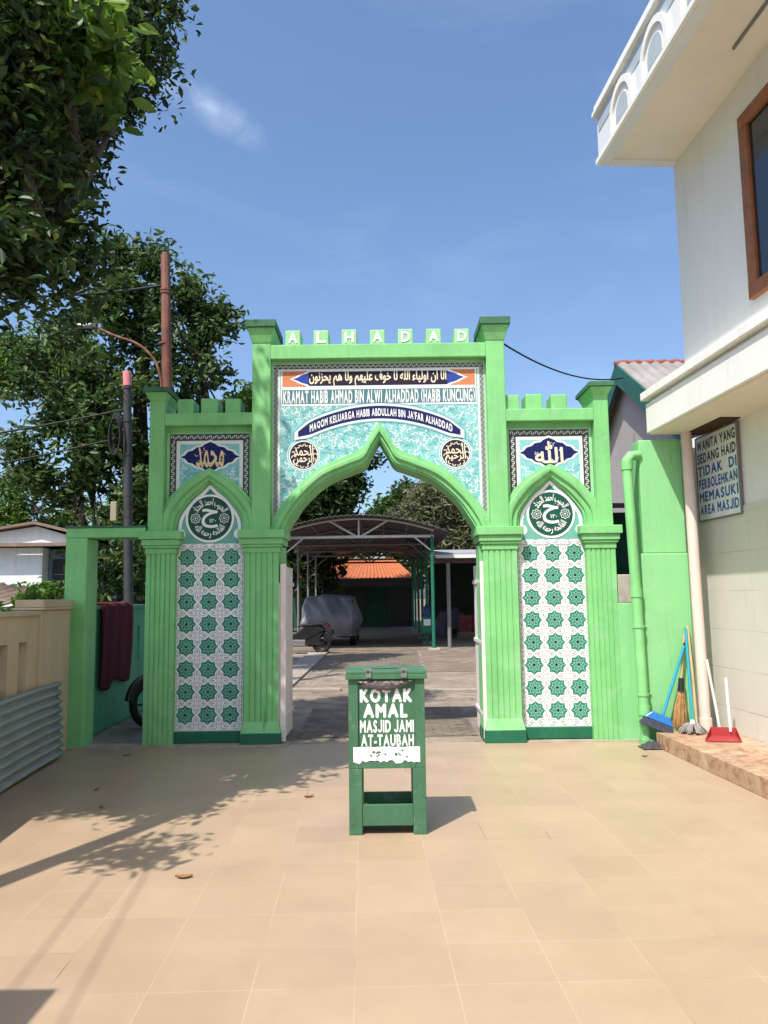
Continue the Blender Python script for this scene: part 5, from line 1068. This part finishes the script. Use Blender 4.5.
tree('dark tree overhanging the left half of the carport roof', (-4.6, 36, 0),
     ([(-4.6, 36, 0), (-4.6, 36, 3), (-4.2, 36, 6.5)], [.35, .3, .12]), [([(-4.5, 36, 4), (-2.4, 35.5, 6.6)], [.15, .04])],
     [((-3.6, 36, 6.0), (1.6, 1.2, 1.4), 1.6), ((-1.9, 35.7, 6.6), (1.0, .8, .9), .8), ((-4.6, 36, 4.6), (1.6, 1.2, 1.2), 1.3), ((-2.6, 36, 4.9), (1.3, 1.1, .9), 1.1), ((-5.2, 36, 7.6), (1.6, 1.2, 1.4), 1.0), ((-.9, 35.6, 7.9), (.8, .6, .5), .35), ((-3.6, 36, 2.8), (2.0, 1, 1.2), 1.0)], 15000, .30, LD, 25, group='trees behind the gate', clump=.5)
tree('greyish feathery tree filling the right half of the arch', (2.4, 38, 0),
     ([(2.4, 38, 0), (2.4, 38, 3), (2.5, 38, 6)], [.3, .26, .1]), [],
     [((2.6, 37.8, 6.0), (1.5, 1.2, 1.4), 1.6), ((4.2, 37.8, 5.2), (1.3, 1.1, 1.5), 1.3), ((1.2, 38, 4.9), (1.2, 1, .9), 1.0), ((3.0, 37.6, 4.0), (2.0, 1.2, 1.1), 1.2), ((5.4, 38, 4.0), (1.2, 1, 1.4), .9)], 15000, .34, LG, 26, group='trees behind the gate', clump=.5, droop=-.1, narrow=.22)
tree('mid green tree between the dark tree and the grey tree behind the carport', (.6, 47, 0),
     ([(.6, 47, 0), (.6, 47, 3), (.6, 47, 6)], [.3, .26, .1]), [],
     [((.3, 47, 6.4), (1.3, 1.2, 1.2), 1), ((1.7, 47, 7.6), (1.3, 1.2, 1.0), 1), ((-1.2, 47, 5.2), (1.5, 1.2, 1.0), 1), ((2.6, 47, 6.0), (1.6, 1.2, 1.2), 1), ((-4, 47.5, 5), (2.5, 1.2, 2), 1.2), ((6, 47.5, 4), (3, 1.2, 2), 1.2), ((1.6, 46.5, 3.4), (1.6, .8, 1.3), 1.2)], 15000, .36, LM, 27, group='trees behind the gate', clump=.55)
tree('yellow green tree glimpsed between the near tree and the big dark tree', (-7.5, 19, 0),
     ([(-7.5, 19, 0), (-7.5, 19, 3), (-7.8, 19, 6.5)], [.2, .15, .06]), [],
     [((-8.3, 19, 8.0), (1.0, .8, .7), 1), ((-9.6, 19, 7.4), (.9, .8, .8), 1), ((-7.6, 19, 6.8), (.8, .8, .9), .8)], 7000, .18, LL, 28, group='trees behind the gate', clump=.34)
def shrub(label, base, clusters, n, size, lm, seed):
    t = thing('shrub', label, 'shrub', base, group='shrubs behind the walls'); m = MB(); b = Vector(base)
    for c, r, w_ in clusters: m.tube([b, (b + Vector(c)) / 2 + Vector((.02, 0, 0)), Vector(c)], [.02, .014, .006], 5)
    m.build('stem', BARK, t); foliage('foliage', clusters, n, size, lm, t, seed, .12, 20)
shrub('bright green leafy shrub poking over the beige wall left of its pillar', (-3.9, 8.2, 0), [((-3.72, 8.1, 1.50), (.12, .12, .16), 1), ((-3.85, 8.2, 1.40), (.16, .12, .12), .7)], 420, .075, LL, 31)
shrub('low yellow green shrub behind the beige pillar', (-4.0, 9.0, 0), [((-3.95, 9.0, 1.62), (.22, .15, .14), 1), ((-3.65, 9.1, 1.60), (.2, .15, .10), .8), ((-4.2, 9.1, 1.55), (.15, .1, .1), .5)], 600, .08, LL, 32)
shrub('dark shrub in the gap behind the green boundary wall', (-4.1, 11.4, 0), [((-4.2, 11.4, 1.7), (.5, .4, .6), 1), ((-3.75, 11.6, 2.0), (.35, .3, .5), .8), ((-3.0, 13.5, 2.1), (.5, .4, .6), .8)], 2500, .11, LM, 33)
shrub('added dark dense shrub that darkens the slots of the beige wall', (-3.75, 6.9, 0), [((-3.7, 7.2, .9), (.22, .5, .42), 1), ((-3.6, 6.3, .85), (.22, .5, .4), 1), ((-3.5, 5.4, .85), (.22, .5, .4), .8)], 3600, .11, LD, 34)  # shrub added to stand for the dark shade behind the slots
